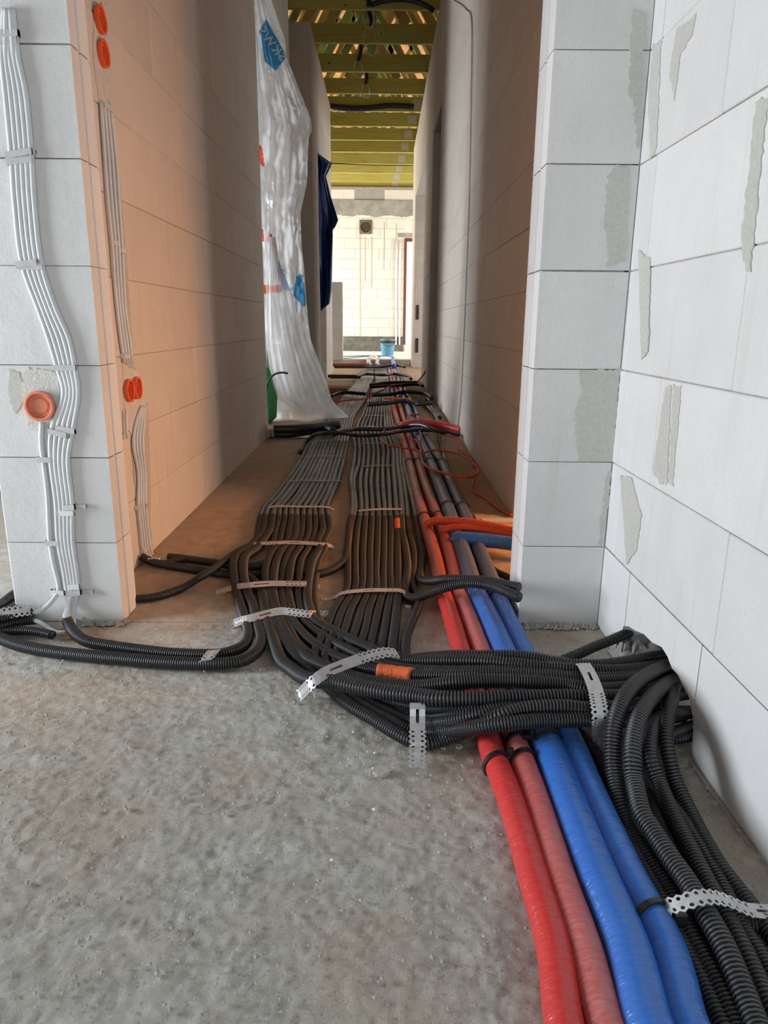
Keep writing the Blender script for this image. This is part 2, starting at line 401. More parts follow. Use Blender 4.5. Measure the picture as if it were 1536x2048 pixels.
# left pier (front return) with grooved end faces
def grooved_pier(name, xa, xb, y0, y1, side, seed, extra=None):
    rr = random.Random(seed)
    core = struct(box(name, xa + .012, xb - .012, y0 + .008, y1 - .004, 0, 4.18, 'joint'))
    for k in range(len(ZC) - 1):
        g = .0012 * rr.uniform(.5, 2.0)
        j = rr.uniform(-.002, .002)
        t = y1 - y0
        fr = [(0, 0), (.004, .004), (.35 * t, .004), (.37 * t, .011), (.43 * t, .011), (.45 * t, .004), (.80 * t, .004), (.84 * t, .010), (t, .010)]
        prof = []
        if side > 0:   # grooved on +x
            prof = [(xa + j, y0 + .004), (xa + .004, y0 + j)] + [(xb - d - (0.0 if i else .004), y0 + s) for i, (s, d) in enumerate(fr)] + [(xa, y1)]
        else:
            pr_ = [(xa + d + (0.0 if i else .004), y0 + s) for i, (s, d) in enumerate(fr)]
            prof = [(xb, y0 + j), (xb, y1)] + pr_[::-1]
            prof = prof[::-1]
        vs, fs = prism(prof, 2, ZC[k] + g, ZC[k + 1] - g)
        link('block', vs, fs, 'aac', core)
    return core
grooved_pier('wall_left_pier', -1.050, -.738, YF, 2.037, 1, 3)
grooved_pier('wall_right_pier', .396, .628, YF, 2.100, -1, 4)
# pointed mortar bed at the foot of the piers
def lumpy(name, poly, z, mat, parent=None, n=90, amp=.01, seed=1):
    rr = random.Random(seed); vs = []; fs = []
    xs = [p[0] for p in poly]; ys = [p[1] for p in poly]
    for i in range(n):
        x = rr.uniform(min(xs), max(xs)); y = rr.uniform(min(ys), max(ys)); s = rr.uniform(.004, .004 + amp)
        b = len(vs)
        for dx, dy, dz in ((1, 0, 0), (-.5, .8, 0), (-.5, -.8, 0), (.1, .1, .9)):
            vs.append((x + dx * s * rr.uniform(.6, 1.2), y + dy * s * rr.uniform(.6, 1.2), z + dz * s * rr.uniform(.5, 1.3)))
        fs += [(b, b + 1, b + 3), (b + 1, b + 2, b + 3), (b + 2, b, b + 3), (b, b + 2, b + 1)]
    return link(name, vs, fs, mat, parent)
# corridor, left
CH0, CH1 = 2.345, 2.60
XL, XR = -.86, .595
wl = wall('wall_left', -1.05, XL, 2.037, 5.38, 0, 4.18, 'aac_warm', start=[.09, .46, .06, .40, .19, .50, .02, .33], seed=5, holes=())
# right corridor wall after the doorway
wr = wall('wall_right', XR, XR + .20, 3.085, 8.15, 0, 4.18, 'aac_warm', seed=8)
# head over the doorway behind the right pier
struct(box('lintel', XR, XR + .20, 2.10, 3.085, 3.0, 4.18, 'aac_warm'))
# front room right wall: first course cut open around the conduits
XF = .630; TH = .24
wall('wall_right_front', XF, XF + TH, -2.9, YF, ZC[1], 4.18, 'aac', start=[.35, .03, .43, .10, .60, .27, .05, .35], seed=9, gap=.0022, L=.59)
wf0 = struct(box('wall_right_foot', XF + .02, XF + TH - .01, -2.9, 1.10, 0, ZC[1], 'joint'))
HOLE = [(1.752, 0.0), (1.742, .040), (1.712, .060), (1.700, .088), (1.665, .103), (1.62, .112), (1.565, .128), (1.51, .132), (1.455, .146), (1.42, .140),
        (1.392, .126), (1.360, .128), (1.330, .118), (1.300, .110), (1.282, .093), (1.268, .072), (1.262, .045), (1.258, .018), (1.252, 0.0)]
def hole_part(y_lo, y_hi):
    h = [p for p in HOLE if y_lo < p[0] < y_hi]
    def zat(y):
        q = sorted(HOLE); return float(np.interp(y, [a for a, _ in q], [b for _, b in q]))
    top = []
    if y_hi > 1.752: start_ = [(y_hi, 0.0), (1.752, 0.0)]
    else: start_ = [(y_hi, zat(y_hi))]
    if y_lo < 1.252: end_ = [(1.252, 0.0), (y_lo, 0.0)]
    else: end_ = [(y_lo, zat(y_lo))]
    body = [p for p in h if p not in ((1.752, 0.0), (1.252, 0.0))]
    poly = start_ + body + end_ + [(y_lo, ZC[1] - .001), (y_hi, ZC[1] - .001)]
    return poly
for y_lo, y_hi in ((1.693, YF), (1.275, 1.690), (.68, 1.272)):
    vs, fs = prism(hole_part(y_lo, y_hi), 0, XF, XF + TH)
    link('block', vs, fs, 'aac', wf0)
for y_lo, y_hi in ((.07, .677), (-.54, .067), (-1.15, -.543), (-1.76, -1.153), (-2.9, -1.763)):
    vs, fs = cbox(XF, XF + TH, y_lo, y_hi, .001, ZC[1] - .001, .002); link('block', vs, fs, 'aac', wf0)
lumpy('rubble', [(XF + .02, 1.64), (XF + .20, 1.77)], .0, 'rubble', wf0, 60, .035, 5)['kind'] = 'stuff'
lumpy('rubble', [(XF - .005, 1.745), (XF + .20, 1.66)], .0, 'rubble', wf0, 90, .05, 6)['kind'] = 'stuff'
# mortar bed / dark foot under piers
o = lumpy('mortar_crumbs', [(.40, YF - .03), (.62, YF + .005)], 0.0, 'rubble', None, 160, .011, 11); tag(o, 'grey mortar crumbs along the foot of the pier beside the blue pipes', 'crumbs', kind='stuff')
o = lumpy('mortar_crumbs', [(-.90, YF - .03), (-.73, YF + .005)], 0.0, 'rubble', None, 140, .010, 12); tag(o, 'grey mortar crumbs along the foot of the cabled pier', 'crumbs', kind='stuff')
# transverse wall behind the front right wall, side room shell
struct(box('wall_side_room_front', .63, 5.0, YF, 2.10, 0, 4.18, 'aac_warm'))
struct(box('wall_side_room_back', XR + .2, 5.0, 3.9, 4.1, 0, 4.18, 'aac_warm'))
struct(box('wall_side_room_end', 4.9, 5.1, 1.9, 4.1, 0, 4.18, 'aac_warm'))
# front room shell
wall('wall_left_room', -4.2, -1.9, 3.86, 4.06, 0, 4.18, 'aac', seed=14)
struct(box('wall_front_room_side', -4.4, -4.2, -3.0, 4.06, 0, 4.18, 'aac'))
struct(box('wall_front_room_back', -4.4, XF, -3.2, -3.0, 0, 4.18, 'ringbeam'))  # unseen; dark finish put on to cut bounced fill on the piers
struct(box('ceiling', -4.4, .9, -3.2, 2.1, 4.19, 4.3, 'bounce_cut'))  # unseen; kept dark to reduce light bounced into the front room
struct(box('wall_left_room_partition', -1.95, -1.75, 3.86, 5.4, 0, 4.18, 'aac'))
# left wall continues: head over the first opening, pier, second part, third part
wall('wall_left_head', -1.02, XL, 5.38, 7.24, 3.20, 4.18, 'aac_warm', seed=21)
wall('wall_left_jamb', -1.02, XL, 7.02, 7.26, 0, 3.20, 'aac_warm', seed=22, axis=1)
wall('wall_left_middle', -1.60, XL, 9.32, 10.12, 0, 4.18, 'aac_warm', seed=23, axis=0)
wall('wall_left_middle_head', -1.02, XL, 10.12, 11.25, 3.0, 4.18, 'aac_warm', seed=24)
wall('wall_left_end', -1.02, XL, 11.25, 12.60, 0, 4.18, 'aac_warm', seed=25, axis=1)
# alcove room behind the film
struct(box('wall_alcove_back', -4.0, -1.60, 9.4, 9.6, 0, 4.18, 'aac'))
struct(box('wall_alcove_front', -4.0, -1.05, 5.18, 5.38, 0, 4.18, 'aac'))
struct(box('wall_alcove_side', -4.2, -4.0, 5.18, 9.6, 0, 4.18, 'aac'))
struct(box('wall_alcove_partition', -4.0, -1.02, 7.02, 7.26, 0, 4.18, 'aac'))
struct(box('wall_second_room_back', -4.0, -1.02, 12.4, 12.6, 0, 4.18, 'aac'))
struct(box('wall_second_room_side', -4.2, -4.0, 9.6, 12.6, 0, 4.18, 'aac'))
# right wall continues
wall('wall_right_head', XR, XR + .20, 8.15, 9.40, 3.06, 4.18, 'aac_warm', seed=31)
wall('wall_right_middle', XR, XR + .45, 9.40, 11.0, 0, 4.18, 'aac_warm', seed=32, axis=1)
wall('wall_right_middle_head', XR, XR + .20, 11.0, 14.2, 3.13, 4.18, 'aac_warm', seed=33)
wall('wall_right_end', XR, XR + .24, 14.2, 15.4, 0, 4.18, 'aac_warm', seed=34, axis=1)
for z in (.30, .92): struct(box('trim_slot_shade', XR + .055, XR + .105, 14.185, 14.2, z, z + .27, 'dark'))  # dark slabs painted in for the shade of the grip pockets
struct(box('wall_right_rooms_side', 5.0, 5.2, 4.1, 15.4, 0, 4.18, 'aac'))
struct(box('wall_right_rooms_middle', XR + .2, 5.0, 10.0, 10.15, 0, 4.18, 'aac_warm'))
struct(box('wall_right_rooms_end', XR + .24, 5.0, 15.2, 15.4, 0, 4.18, 'aac_warm'))
# low partition in the far room
wall('wall_far_partition', -1.55, -.815, 15.0, 15.2, .10, 1.64, 'aac', seed=41)
# far wall with ring beam, dark foot strip, window, duct
YB = 19.5
fw = wall('wall_far', -3.2, .565, YB, YB + .24, .50, 3.52, 'aac_far', seed=42, gap=.006, ch=.003)
struct(box('wall_far_side', -5.2, -3.2, YB, YB + .24, 0, 4.2, 'aac_far'))
struct(box('wall_far_side.001', 1.6, 5.2, YB, YB + .24, 0, 4.2, 'aac_far'))
struct(box('wall_far_sill', .565, 1.6, YB, YB + .24, 0, .33, 'aac_far'))
struct(box('wall_far_head', .565, 1.6, YB, YB + .24, 2.98, 3.52, 'aac_far'))
bx_ = -3.2
foot = struct(box('baseboard_far', -3.2, .565, YB - .02, YB + .24, .10, .50, 'darkcoat'))
rp = [(-3.2, 3.87)] + [(1.6, 3.87)]; xs = np.linspace(1.6, -3.2, 90)
rp += [(float(x), 3.50 + .022 * math.sin(x * 9) + R.uniform(-.02, .015)) for x in xs]
vs, fs = prism([(p[0], p[1]) for p in rp], 1, YB - .03, YB + .24)
struct(link('trim_ring_beam', vs, fs, 'ringbeam'))
top = struct(box('trim_top_course', -3.2, 1.6, YB + .004, YB + .24, 3.87, 4.18, 'joint'))
a = -3.0
for k in range(8):
    vs, fs = cbox(a, a + .75, YB - .004 + (.02 if k == 3 else 0), YB + .24, 3.872, 4.12, .003)
    link('block', vs, fs, 'mortar' if k in (3, 6) else 'aac_far', top); a += .757
struct(box('trim_window_lintel', .38, 1.7, YB - .012, YB + .1, 2.99, 3.09, 'ringbeam'))
wn = struct(link('window_1', *[x for x in cbox(.545, .615, YB - .005, YB + .08, .30, 2.97, .004)], 'wood_frame'))
link('frame', *cbox(.615, 1.6, YB - .005, YB + .08, 2.89, 2.97, .004), 'wood_frame', wn)
link('frame', *cbox(.615, 1.6, YB - .005, YB + .08, .30, .40, .004), 'white', wn)
link('pane', *cbox(.615, 1.6, YB + .03, YB + .04, .40, 2.89, .001), 'glass', wn)
dk = thing('ventilation_duct', 'round air duct in a square hole high in the far wall', 'duct', (-.449, YB, 3.23))
keep(link('housing', *cbox(-.612, -.286, YB - .014, YB + .05, 3.058, 3.402, .003), 'duct'), dk)
a = np.linspace(0, 2 * math.pi, 25)[:-1]; vs = []
for r_, y_ in ((.132, YB - .045), (.15, YB - .045), (.15, YB - .012), (.132, YB - .012)): vs += [(-.449 + r_ * math.cos(q), y_, 3.225 + r_ * math.sin(q)) for q in a]
fs = [(k * 24 + i, k * 24 + (i + 1) % 24, ((k + 1) % 4) * 24 + (i + 1) % 24, ((k + 1) % 4) * 24 + i) for k in range(4) for i in range(24)]
keep(link('pipe_ring', vs, fs, 'duct'), dk)
keep(link('pipe_mouth_shade', [(-.449 + .135 * math.cos(q), YB - .018, 3.225 + .135 * math.sin(q)) for q in a], [tuple(range(24))], 'dark'), dk)  # dark disc stands in for the shade inside the round duct
# open wire chases and marks on the far wall
struct(box('trim_chase', -.605, -.580, YB - .008, YB + .01, .50, 3.06, 'mortar'))
for x_, za, zb in ((-.30, 1.75, 3.0), (.02, 2.2, 3.35), (-.47, 1.9, 3.0), (.33, 1.2, 3.3)): struct(box('trim_groove', x_, x_ + .012, YB - .006, YB + .01, za, zb, 'joint'))
struct(box('floor_foam_board', -4.2, 3.6, 15.08, YB, 0, .12, 'eps'))

# ------------------------------------------------------------------ roof: chords, rafters, sheathing
def slab(name, p, q, wd, hgt, mat, parent=None):
    p = np.array(p, float); q = np.array(q, float); d = _n(q - p); up = np.array([0, 1., 0])
    s = _n(np.cross(d, up)); vs = []
    for e in (p, q):
        for a_, b_ in ((-1, -1), (1, -1), (1, 1), (-1, 1)): vs.append(e + s * a_ * wd / 2 + up * b_ * hgt / 2)
    return link(name, vs, [(0, 1, 2, 3), (7, 6, 5, 4), (0, 4, 5, 1), (1, 5, 6, 2), (2, 6, 7, 3), (3, 7, 4, 0)], mat, parent)
RIDX = -.18
YT = [7.97, 8.96, 9.94, 10.97, 11.93, 12.84, 13.75, 14.73, 15.70, 16.80, 17.77, 18.78, 19.62]
ORDT = ['first', 'second', 'third', 'fourth', 'fifth', 'sixth', 'seventh', 'eighth', 'ninth', 'tenth', 'eleventh', 'twelfth', 'thirteenth']
for k, y in enumerate(YT):
    x0, x1 = (-5.1, 5.1) if y > 12.6 else (-2.6, 2.6)
    hh = [.215, .205, .21][k % 3]
    e = thing('roof_truss', 'green-tinted timber roof truss, %s over the corridor counting away from the viewer' % ORDT[k], 'truss', (0, y, 4.18), 'roof trusses')
    keep(link('bottom_chord', *cbox(x0, x1, y, y + .05, 4.18, 4.18 + hh, .002), 'timber'), e)
    if y > 12.8:
        xx = .42 - (y - 13.7) * .035
        keep(link('nail_plate', *cbox(xx, xx + .15, y - .003, y, 4.22, 4.35, .0005), 'strap'), e)['label'] = 'grey punched steel nail plate'
    top = 7.3 if y < 14.5 else 7.3 - (y - 14.5) * .42
    keep(slab('post', (RIDX, y + .025, 4.39), (RIDX, y + .025, top + .2), .09, .045, 'web'), e)
    rr = random.Random(k)
    for sgn in (-1, 1):
        for m_ in range(5):
            xa = RIDX + sgn * (.42 + m_ * .62 + rr.uniform(-.08, .08)); h_ = min(2.6, top - 4.45)
            xb = xa - sgn * h_ * rr.uniform(.50, .66)
            keep(slab('web', (xa, y + .025, 4.39), (xb, y + .025, 4.39 + h_), rr.choice([.07, .09, .12]), .045, 'web' if (m_ + k) % 3 == 0 else 'rafter'), e)
    if y < 14.5:
        for sgn in (-1, 1): keep(slab('top_chord', (RIDX + sgn * 5.0, y + .025, 4.5), (RIDX, y + .025, 7.6), .14, .05, 'rafter'), e)
struct(link('roof', [(-5.4, 1.0, 4.45), (RIDX, 1.0, 7.75), (5.2, 1.0, 4.45), (-5.4, 15.0, 4.45), (RIDX, 15.0, 7.75), (5.2, 15.0, 4.45), (-5.4, 21.5, 4.3), (5.2, 21.5, 4.3)],
     [(0, 1, 4, 3), (1, 2, 5, 4), (3, 4, 6), (4, 5, 7), (4, 7, 6)], 'osb'))
# gable / eaves closure
struct(box('wall_roof_left', -5.2, -5.0, 1.0, 22, 4.18, 4.6, 'dark')); struct(box('wall_roof_right', 5.0, 5.2, 1.0, 22, 4.18, 4.6, 'dark'))
struct(box('wall_roof_end', -5.2, 5.2, YB + .24, YB + .4, 3.0, 5.0, 'dark')); struct(box('wall_roof_front', -5.2, 5.2, 1.0, 1.1, 4.3, 7.8, 'dark'))
struct(box('wall_far_room_left', -5.2, -5.0, 12.4, 20, 0, 4.18, 'aac')); struct(box('wall_far_room_front', -5.2, -1.02, 12.4, 12.6, 0, 4.18, 'aac'))
struct(box('wall_far_room_right', 5.0, 5.2, 15.2, 20, 0, 4.18, 'aac'))

# ------------------------------------------------------------------ floor
def vnoise(x, y, s, seed):
    rs = np.random.RandomState(seed); Tn = rs.rand(256, 256)
    u = x * s; v = y * s; iu = np.floor(u).astype(int); iv = np.floor(v).astype(int); fu = u - iu; fv = v - iv
    fu = fu * fu * (3 - 2 * fu); fv = fv * fv * (3 - 2 * fv)
    g = lambda a, b: Tn[a % 256, b % 256]
    return (g(iu, iv) * (1 - fu) + g(iu + 1, iv) * fu) * (1 - fv) + (g(iu, iv + 1) * (1 - fu) + g(iu + 1, iv + 1) * fu) * fv
xs = np.arange(-1.75, .640, .0055); ys = np.arange(.55, 1.92, .0055)
gx, gy = np.meshgrid(xs, ys)
hgt = .0035 * (vnoise(gx, gy, 14, 1) - .5) + .0016 * (vnoise(gx + gy * .4, gy, 45, 2) - .5) + .0022 * (vnoise(gx, gy, 95, 3) - .5) + .0026 * (vnoise(gx, gy, 170, 4) - .5)
pit = vnoise(gx, gy, 60, 9) * vnoise(gx + 3, gy, 31, 10); hgt -= .010 * np.clip(pit - .55, 0, 1)
hgt += .012 * np.clip(vnoise(gx, gy, 70, 12) - .86, 0, 1)
ed = np.minimum.reduce([(gx - xs[0]), (gy - ys[0]), (ys[-1] - gy), np.full_like(gx, .04)]) / .04
hgt = (hgt - .0035) * np.clip(ed, 0, 1)
ny, nx = gx.shape; ii = np.arange(ny * nx).reshape(ny, nx)
Fq = np.stack([ii[:-1, :-1], ii[:-1, 1:], ii[1:, 1:], ii[1:, :-1]], -1).reshape(-1, 4)
fl = struct(link('floor', np.stack([gx, gy, hgt], -1).reshape(-1, 3), Fq, 'floor', smooth=True))
def ring(name, ox0, ox1, oy0, oy1, ix0, ix1, iy0, iy1, mat):
    vs = [(ox0, oy0, -.007), (ox1, oy0, -.007), (ox1, oy1, -.007), (ox0, oy1, -.007), (ix0, iy0, -.001), (ix1, iy0, -.001), (ix1, iy1, -.001), (ix0, iy1, -.001)]
    return struct(link(name, vs, [(0, 1, 5, 4), (1, 2, 6, 5), (2, 3, 7, 6), (3, 0, 4, 7)], mat))
ring('floor.001', -4.4, .87, -3.2, 4.0, xs[0] + .005, xs[-1] - .005, ys[0] + .005, ys[-1] - .004, 'floor')
xs2 = np.arange(-.87, .83, .012); ys2 = np.arange(1.905, 5.6, .012)
gx, gy = np.meshgrid(xs2, ys2)
hg = .004 * (vnoise(gx, gy, 9, 21) - .5) + .004 * (vnoise(gx, gy, 32, 22) - .5) + .0025 * (vnoise(gx, gy, 70, 23) - .5)
hg = hg * np.clip((gy - ys2[0]) / .05, 0, 1)
ny, nx = gx.shape; ii = np.arange(ny * nx).reshape(ny, nx)
Fq = np.stack([ii[:-1, :-1], ii[:-1, 1:], ii[1:, 1:], ii[1:, :-1]], -1).reshape(-1, 4)
struct(link('floor.002', np.stack([gx, gy, hg], -1).reshape(-1, 3), Fq, 'floor_corr', smooth=True))
struct(link('floor.003', [(-5, 5.5, -.004), (5, 5.5, -.004), (5, 20, -.004), (-5, 20, -.004)], [(0, 1, 2, 3)], 'floor_corr'))
struct(link('floor.004', [(.8, 2.0, 0), (5, 2.0, 0), (5, 5.55, 0), (.8, 5.55, 0)], [(0, 1, 2, 3)], 'floor_corr'))
struct(link('floor.005', [(.62, 1.0, -.002), (1.2, 1.0, -.002), (1.2, 1.92, -.002), (.62, 1.92, -.002)], [(0, 1, 2, 3)], 'floor'))
struct(link('trim_threshold', *cbox(.44, .62, 2.98, 3.03, .0, .012, .003), 'mortar'))
# grit and stones
def grit(name, n, xr, yr, smin, smax, mat, label, seed):
    rs = np.random.RandomState(seed); vs = []; fs = []
    for _ in range(n):
        x = rs.uniform(*xr); y = rs.uniform(*yr); s = smin + (smax - smin) * rs.rand() ** 4; b = len(vs)
        for d in ((1, 0, 0), (0, 1, 0), (-1, 0, 0), (0, -1, 0), (0, 0, .8), (0, 0, -.6)):
            vs.append((x + d[0] * s * rs.uniform(.6, 1.3), y + d[1] * s * rs.uniform(.6, 1.3), .001 + s * .3 + d[2] * s))
        fs += [(b + i, b + (i + 1) % 4, b + 4) for i in range(4)] + [(b + (i + 1) % 4, b + i, b + 5) for i in range(4)]
    o = link(name, vs, fs, mat); tag(o, label, 'grit', kind='stuff')
grit('grit', 7000, (-1.5, .62), (.7, 1.9), .0009, .0048, 'floor', 'fine sand and chips scattered over the bare front screed', 31)
grit('grit', 260, (-.1, .6), (.9, 1.9), .0010, .0045, 'whitecap', 'pale block chips scattered around the red and blue pipes', 32)
grit('grit', 900, (-.85, .58), (1.9, 4.5), .001, .005, 'floor_corr', 'brown grit scattered on the corridor floor', 33)
# flat stone chips one can point at
for (px, py, s, lab) in ((762, 1546, .016, 'flat round stone chip on the bare screed near the upright steel strap'), (918, 1494, .007, 'white stone chip lying just in front of the conduit crossing'), (887, 1496, .005, 'tiny white stone chip beside the wavy front conduit'),
                         (1182, 1622 + 0, .007, 'white stone chip wedged between the two blue pipes'), (815, 1215, .010, 'grey stone chip at the turn of the thick conduit into the doorway')):
    p = G(px, py, .0); rr = random.Random(int(px)); m_ = []
    for k in range(9): q = k * 2 * math.pi / 9; m_.append((p[0] + s * math.cos(q) * rr.uniform(.8, 1.15), p[1] + s * math.sin(q) * rr.uniform(.8, 1.15)))
    zb = .05 if px == 1182 else .0
    if px == 1182: zb = .0
    vs, fs = prism(m_, 2, zb - .001, zb + s * .45); vs = [(v[0], v[1], v[2]) for v in vs]
    tag(link('stone_chip', vs, fs, 'whitecap' if s < .012 else 'floor'), lab, 'stone')

# ------------------------------------------------------------------ tubes
def spline(pts, step=.01):
    P_ = np.asarray(pts, float)
    if len(P_) == 2: P_ = np.array([P_[0], (P_[0] + P_[1]) / 2, P_[1]])
    d = np.linalg.norm(np.diff(P_, axis=0), axis=1) ** .5; d[d < 1e-5] = 1e-5
    t = np.concatenate([[0], np.cumsum(d)])
    Q = np.vstack([2 * P_[0] - P_[1], P_, 2 * P_[-1] - P_[-2]]); tt = np.concatenate([[t[0] - d[0]], t, [t[-1] + d[-1]]])
    out = []
    for i in range(1, len(Q) - 2):
        n = max(3, int(np.linalg.norm(Q[i + 1] - Q[i]) / .004)); n = min(n, 160)
        s = np.linspace(tt[i], tt[i + 1], n, endpoint=False)[:, None]
        t0, t1, t2, t3 = tt[i - 1], tt[i], tt[i + 1], tt[i + 2]
        A1 = (t1 - s) / (t1 - t0) * Q[i - 1] + (s - t0) / (t1 - t0) * Q[i]; A2 = (t2 - s) / (t2 - t1) * Q[i] + (s - t1) / (t2 - t1) * Q[i + 1]; A3 = (t3 - s) / (t3 - t2) * Q[i + 1] + (s - t2) / (t3 - t2) * Q[i + 2]
        B1 = (t2 - s) / (t2 - t0) * A1 + (s - t0) / (t2 - t0) * A2; B2 = (t3 - s) / (t3 - t1) * A2 + (s - t1) / (t3 - t1) * A3
        out.append((t2 - s) / (t2 - t1) * B1 + (s - t1) / (t2 - t1) * B2)
    out.append(P_[-1][None]); return np.vstack(out)
def resample(c, svals):
    L = np.concatenate([[0], np.cumsum(np.linalg.norm(np.diff(c, axis=0), axis=1))])
    return np.stack([np.interp(svals, L, c[:, k]) for k in range(3)], 1)
def clen(c): return float(np.linalg.norm(np.diff(c, axis=0), axis=1).sum())
def smooth_line(c, k=9):
    if len(c) < k * 2: return c
    e = np.vstack([np.repeat(c[:1], k // 2, 0), c, np.repeat(c[-1:], k // 2, 0)])
    return np.stack([np.convolve(e[:, j], np.ones(k) / k, 'valid') for j in range(3)], 1)
def frames(p, ref=None):
    T = np.gradient(p, axis=0); T /= np.linalg.norm(T, axis=1)[:, None] + 1e-12
    up = np.array([0, 0, 1.]) if ref is None else np.array(ref, float)
    S = np.cross(T, up); S /= np.linalg.norm(S, axis=1)[:, None] + 1e-9
    return T, S, np.cross(S, T)
def tube(name, pts, r, mat, corr=0.0, far_y=2.6, seg=12, parent=None, ref=None, mats=None, matfn=None, caps=True, sink=.77, step=.02, flat=1.0, rfn=None, raw=False):
    c = np.asarray(pts, float) if raw else spline(pts)
    if not raw: c = smooth_line(c, 7)
    L = clen(c)
    if corr:
        sv = []; rv = []; gv = []; s = 0.0
        base = np.concatenate([[0], np.cumsum(np.linalg.norm(np.diff(c, axis=0), axis=1))])
        while s < L:
            y = np.interp(s, base, c[:, 1])
            if y < far_y:
                sv += [s, s + corr * .16, s + corr * .60, s + corr * .78]; rv += [sink, 1.0, 1.0, sink]; gv += [1, 0, 1, 1]; s += corr
            else: sv.append(s); rv.append(.97); gv.append(0); s += .016 if y < 4 else .035
        sv = np.array(sv); rv = np.array(rv); k = sv <= L; sv = sv[k]; rv = rv[k]; gv = np.array(gv)[k]
    else:
        n = max(4, int(L / step)); sv = np.linspace(0, L, n); rv = np.ones(n)
        if rfn is not None: rv = np.array([rfn(s_, L) for s_ in sv])
    p = resample(c, sv); T, S, U = frames(p, ref)
    a = np.arange(seg) * 2 * math.pi / seg
    V = p[:, None, :] + (r * rv)[:, None, None] * (np.cos(a)[None, :, None] * S[:, None, :] + flat * np.sin(a)[None, :, None] * U[:, None, :])
    n = len(p); ii = np.arange(n * seg).reshape(n, seg); jj = np.roll(ii, -1, 1)
    Fq = np.stack([ii[:-1], jj[:-1], jj[1:], ii[1:]], -1).reshape(-1, 4)
    uv = np.stack([np.repeat(sv, seg), np.tile(a / 6.283, n)], 1)
    V = V.reshape(-1, 3)
    if caps:
        V = np.vstack([V, p[:1], p[-1:]]); k0 = n * seg; uv = np.vstack([uv, [[0, 0]], [[0, 0]]])
        cap0 = np.array([[k0, (i + 1) % seg, i, i] for i in range(seg)]); b = (n - 1) * seg
        Fl = [tuple(f) for f in []]
        # degenerate quads avoided: close the ends with shrunken rings instead
        V = V[:-2]; uv = uv[:-2]
        e0 = p[0] + (V[:seg] - p[0]) * .02; e1 = p[-1] + (V[b:b + seg] - p[-1]) * .02
        V = np.vstack([V, e0, e1]); uv = np.vstack([uv, uv[:seg], uv[b:b + seg]])
        q0 = k0 + np.arange(seg); q1 = k0 + seg + np.arange(seg); r0 = np.arange(seg); r1 = b + np.arange(seg)
        Fq = np.vstack([Fq, np.stack([q0, np.roll(q0, -1), np.roll(r0, -1), r0], -1), np.stack([r1, np.roll(r1, -1), np.roll(q1, -1), q1], -1)])
    mids = None
    if mats:
        cy = V[Fq[:, 0], 1]; mids = matfn(V[Fq[:, 0]])
    if corr:
        mats = list(mats or [mat]) + ['groove_shade']
        if mids is None: mids = np.zeros(len(Fq), int)
        ng = (len(sv) - 1) * seg; gr = np.repeat(gv[:-1], seg); m2 = np.array(mids[:ng]); m2[gr == 1] = len(mats) - 1; mids = np.concatenate([m2, mids[ng:]])
    return link(name, V, Fq, mat, parent, smooth=True, uvs=uv, mats=mats, mids=mids)
def cpath(rows, zdef):
    return [G(x, y, (z[0] if z else zdef)) for x, y, *z in rows]
def conduit_mats(V): return np.where(V[:, 1] > 2.45, 1, 0) + np.where(V[:, 1] > 3.3, 1, 0)
CM = ['conduit_grey', 'conduit_dusty', 'conduit_far']
def conduit(rows, r, label, group, zdef=None, corr=.0058, mat='conduit', far=True, wob=0.0, seg=12, far_y=3.0):
    p = cpath(rows, zdef if zdef is not None else r + .001)
    mats = ([mat, 'conduit_dusty', 'conduit_far'] if far else None)
    o = tube('conduit', p, r, mat, corr=corr, far_y=far_y, seg=seg, mats=mats, matfn=(lambda V: np.where(V[:, 1] > 1.98, 1, 0) + np.where(V[:, 1] > 3.0, 1, 0)) if far else None)
    tag(o, label, 'conduit', group); return o

ORD = ['first', 'second', 'third', 'fourth', 'fifth', 'sixth', 'seventh', 'eighth', 'ninth', 'tenth', 'eleventh', 'twelfth']
LROWS = [(1085, 503, 655), (1060, 508, 664), (1040, 513, 663), (1015, 522, 660), (1000, 538, 666), (962, 569, 681), (940, 585, 686), (915, 601, 692), (885, 618, 698), (850, 644, 706), (835, 652, 708), (815, 672, 722), (800, 680, 731), (783, 695, 735), (768, 709, 742), (755, 714, 747), (740, 726, 747), (727, 733, 752)]
MROWS = [(1297, 622, 795), (1262, 642, 798), (1217, 660, 803), (1180, 687, 805), (1145, 690, 803), (1100, 691, 803), (1050, 697, 801), (1020, 705, 799), (960, 703, 795), (930, 711, 791), (900, 714, 790), (872, 712, 781), (855, 711, 774), (833, 722, 772), (820, 727, 772), (800, 735, 771), (778, 746, 771), (765, 751, 772), (740, 749, 769), (727, 753, 771)]
def run_rows(rows, i, n, wob, seed):
    rr = random.Random(seed * 31 + i); out = []
    for k, (y, a_, b_) in enumerate(rows):
        wpx = (b_ - a_) / n
        out.append((a_ + (i + .5) * wpx + (rr.uniform(-1, 1) * wob * wpx if 0 < k else 0), y))
    return out
TAILS = {
 0: [(420, 1148), (401, 1154), (365, 1176), (310, 1194), (281, 1197), (230, 1199)],
 1: [(380, 1308), (432, 1308), (458, 1305), (487, 1292), (497, 1271), (492, 1245), (483, 1219), (475, 1188), (469, 1151, .045), (468, 1124, .05), (475, 1110, .04), (497, 1095)],
 2: [(380, 1323), (432, 1327), (479, 1323), (508, 1308), (522, 1284), (518, 1258), (511, 1233), (506, 1211), (495, 1188), (487, 1151, .045), (487, 1128, .05), (493, 1111, .04), (515, 1098)],
}
LT = 'conduit of the wider run, %s from the bare wall, %s'
RUN = 'conduits of the wider strapped run'
L = lambda i: run_rows(LROWS, i, 12, .13, 3)
rL = .0135
def lz(i, extra=None): return [(x, y, rL + .002) for x, y in L(i)]
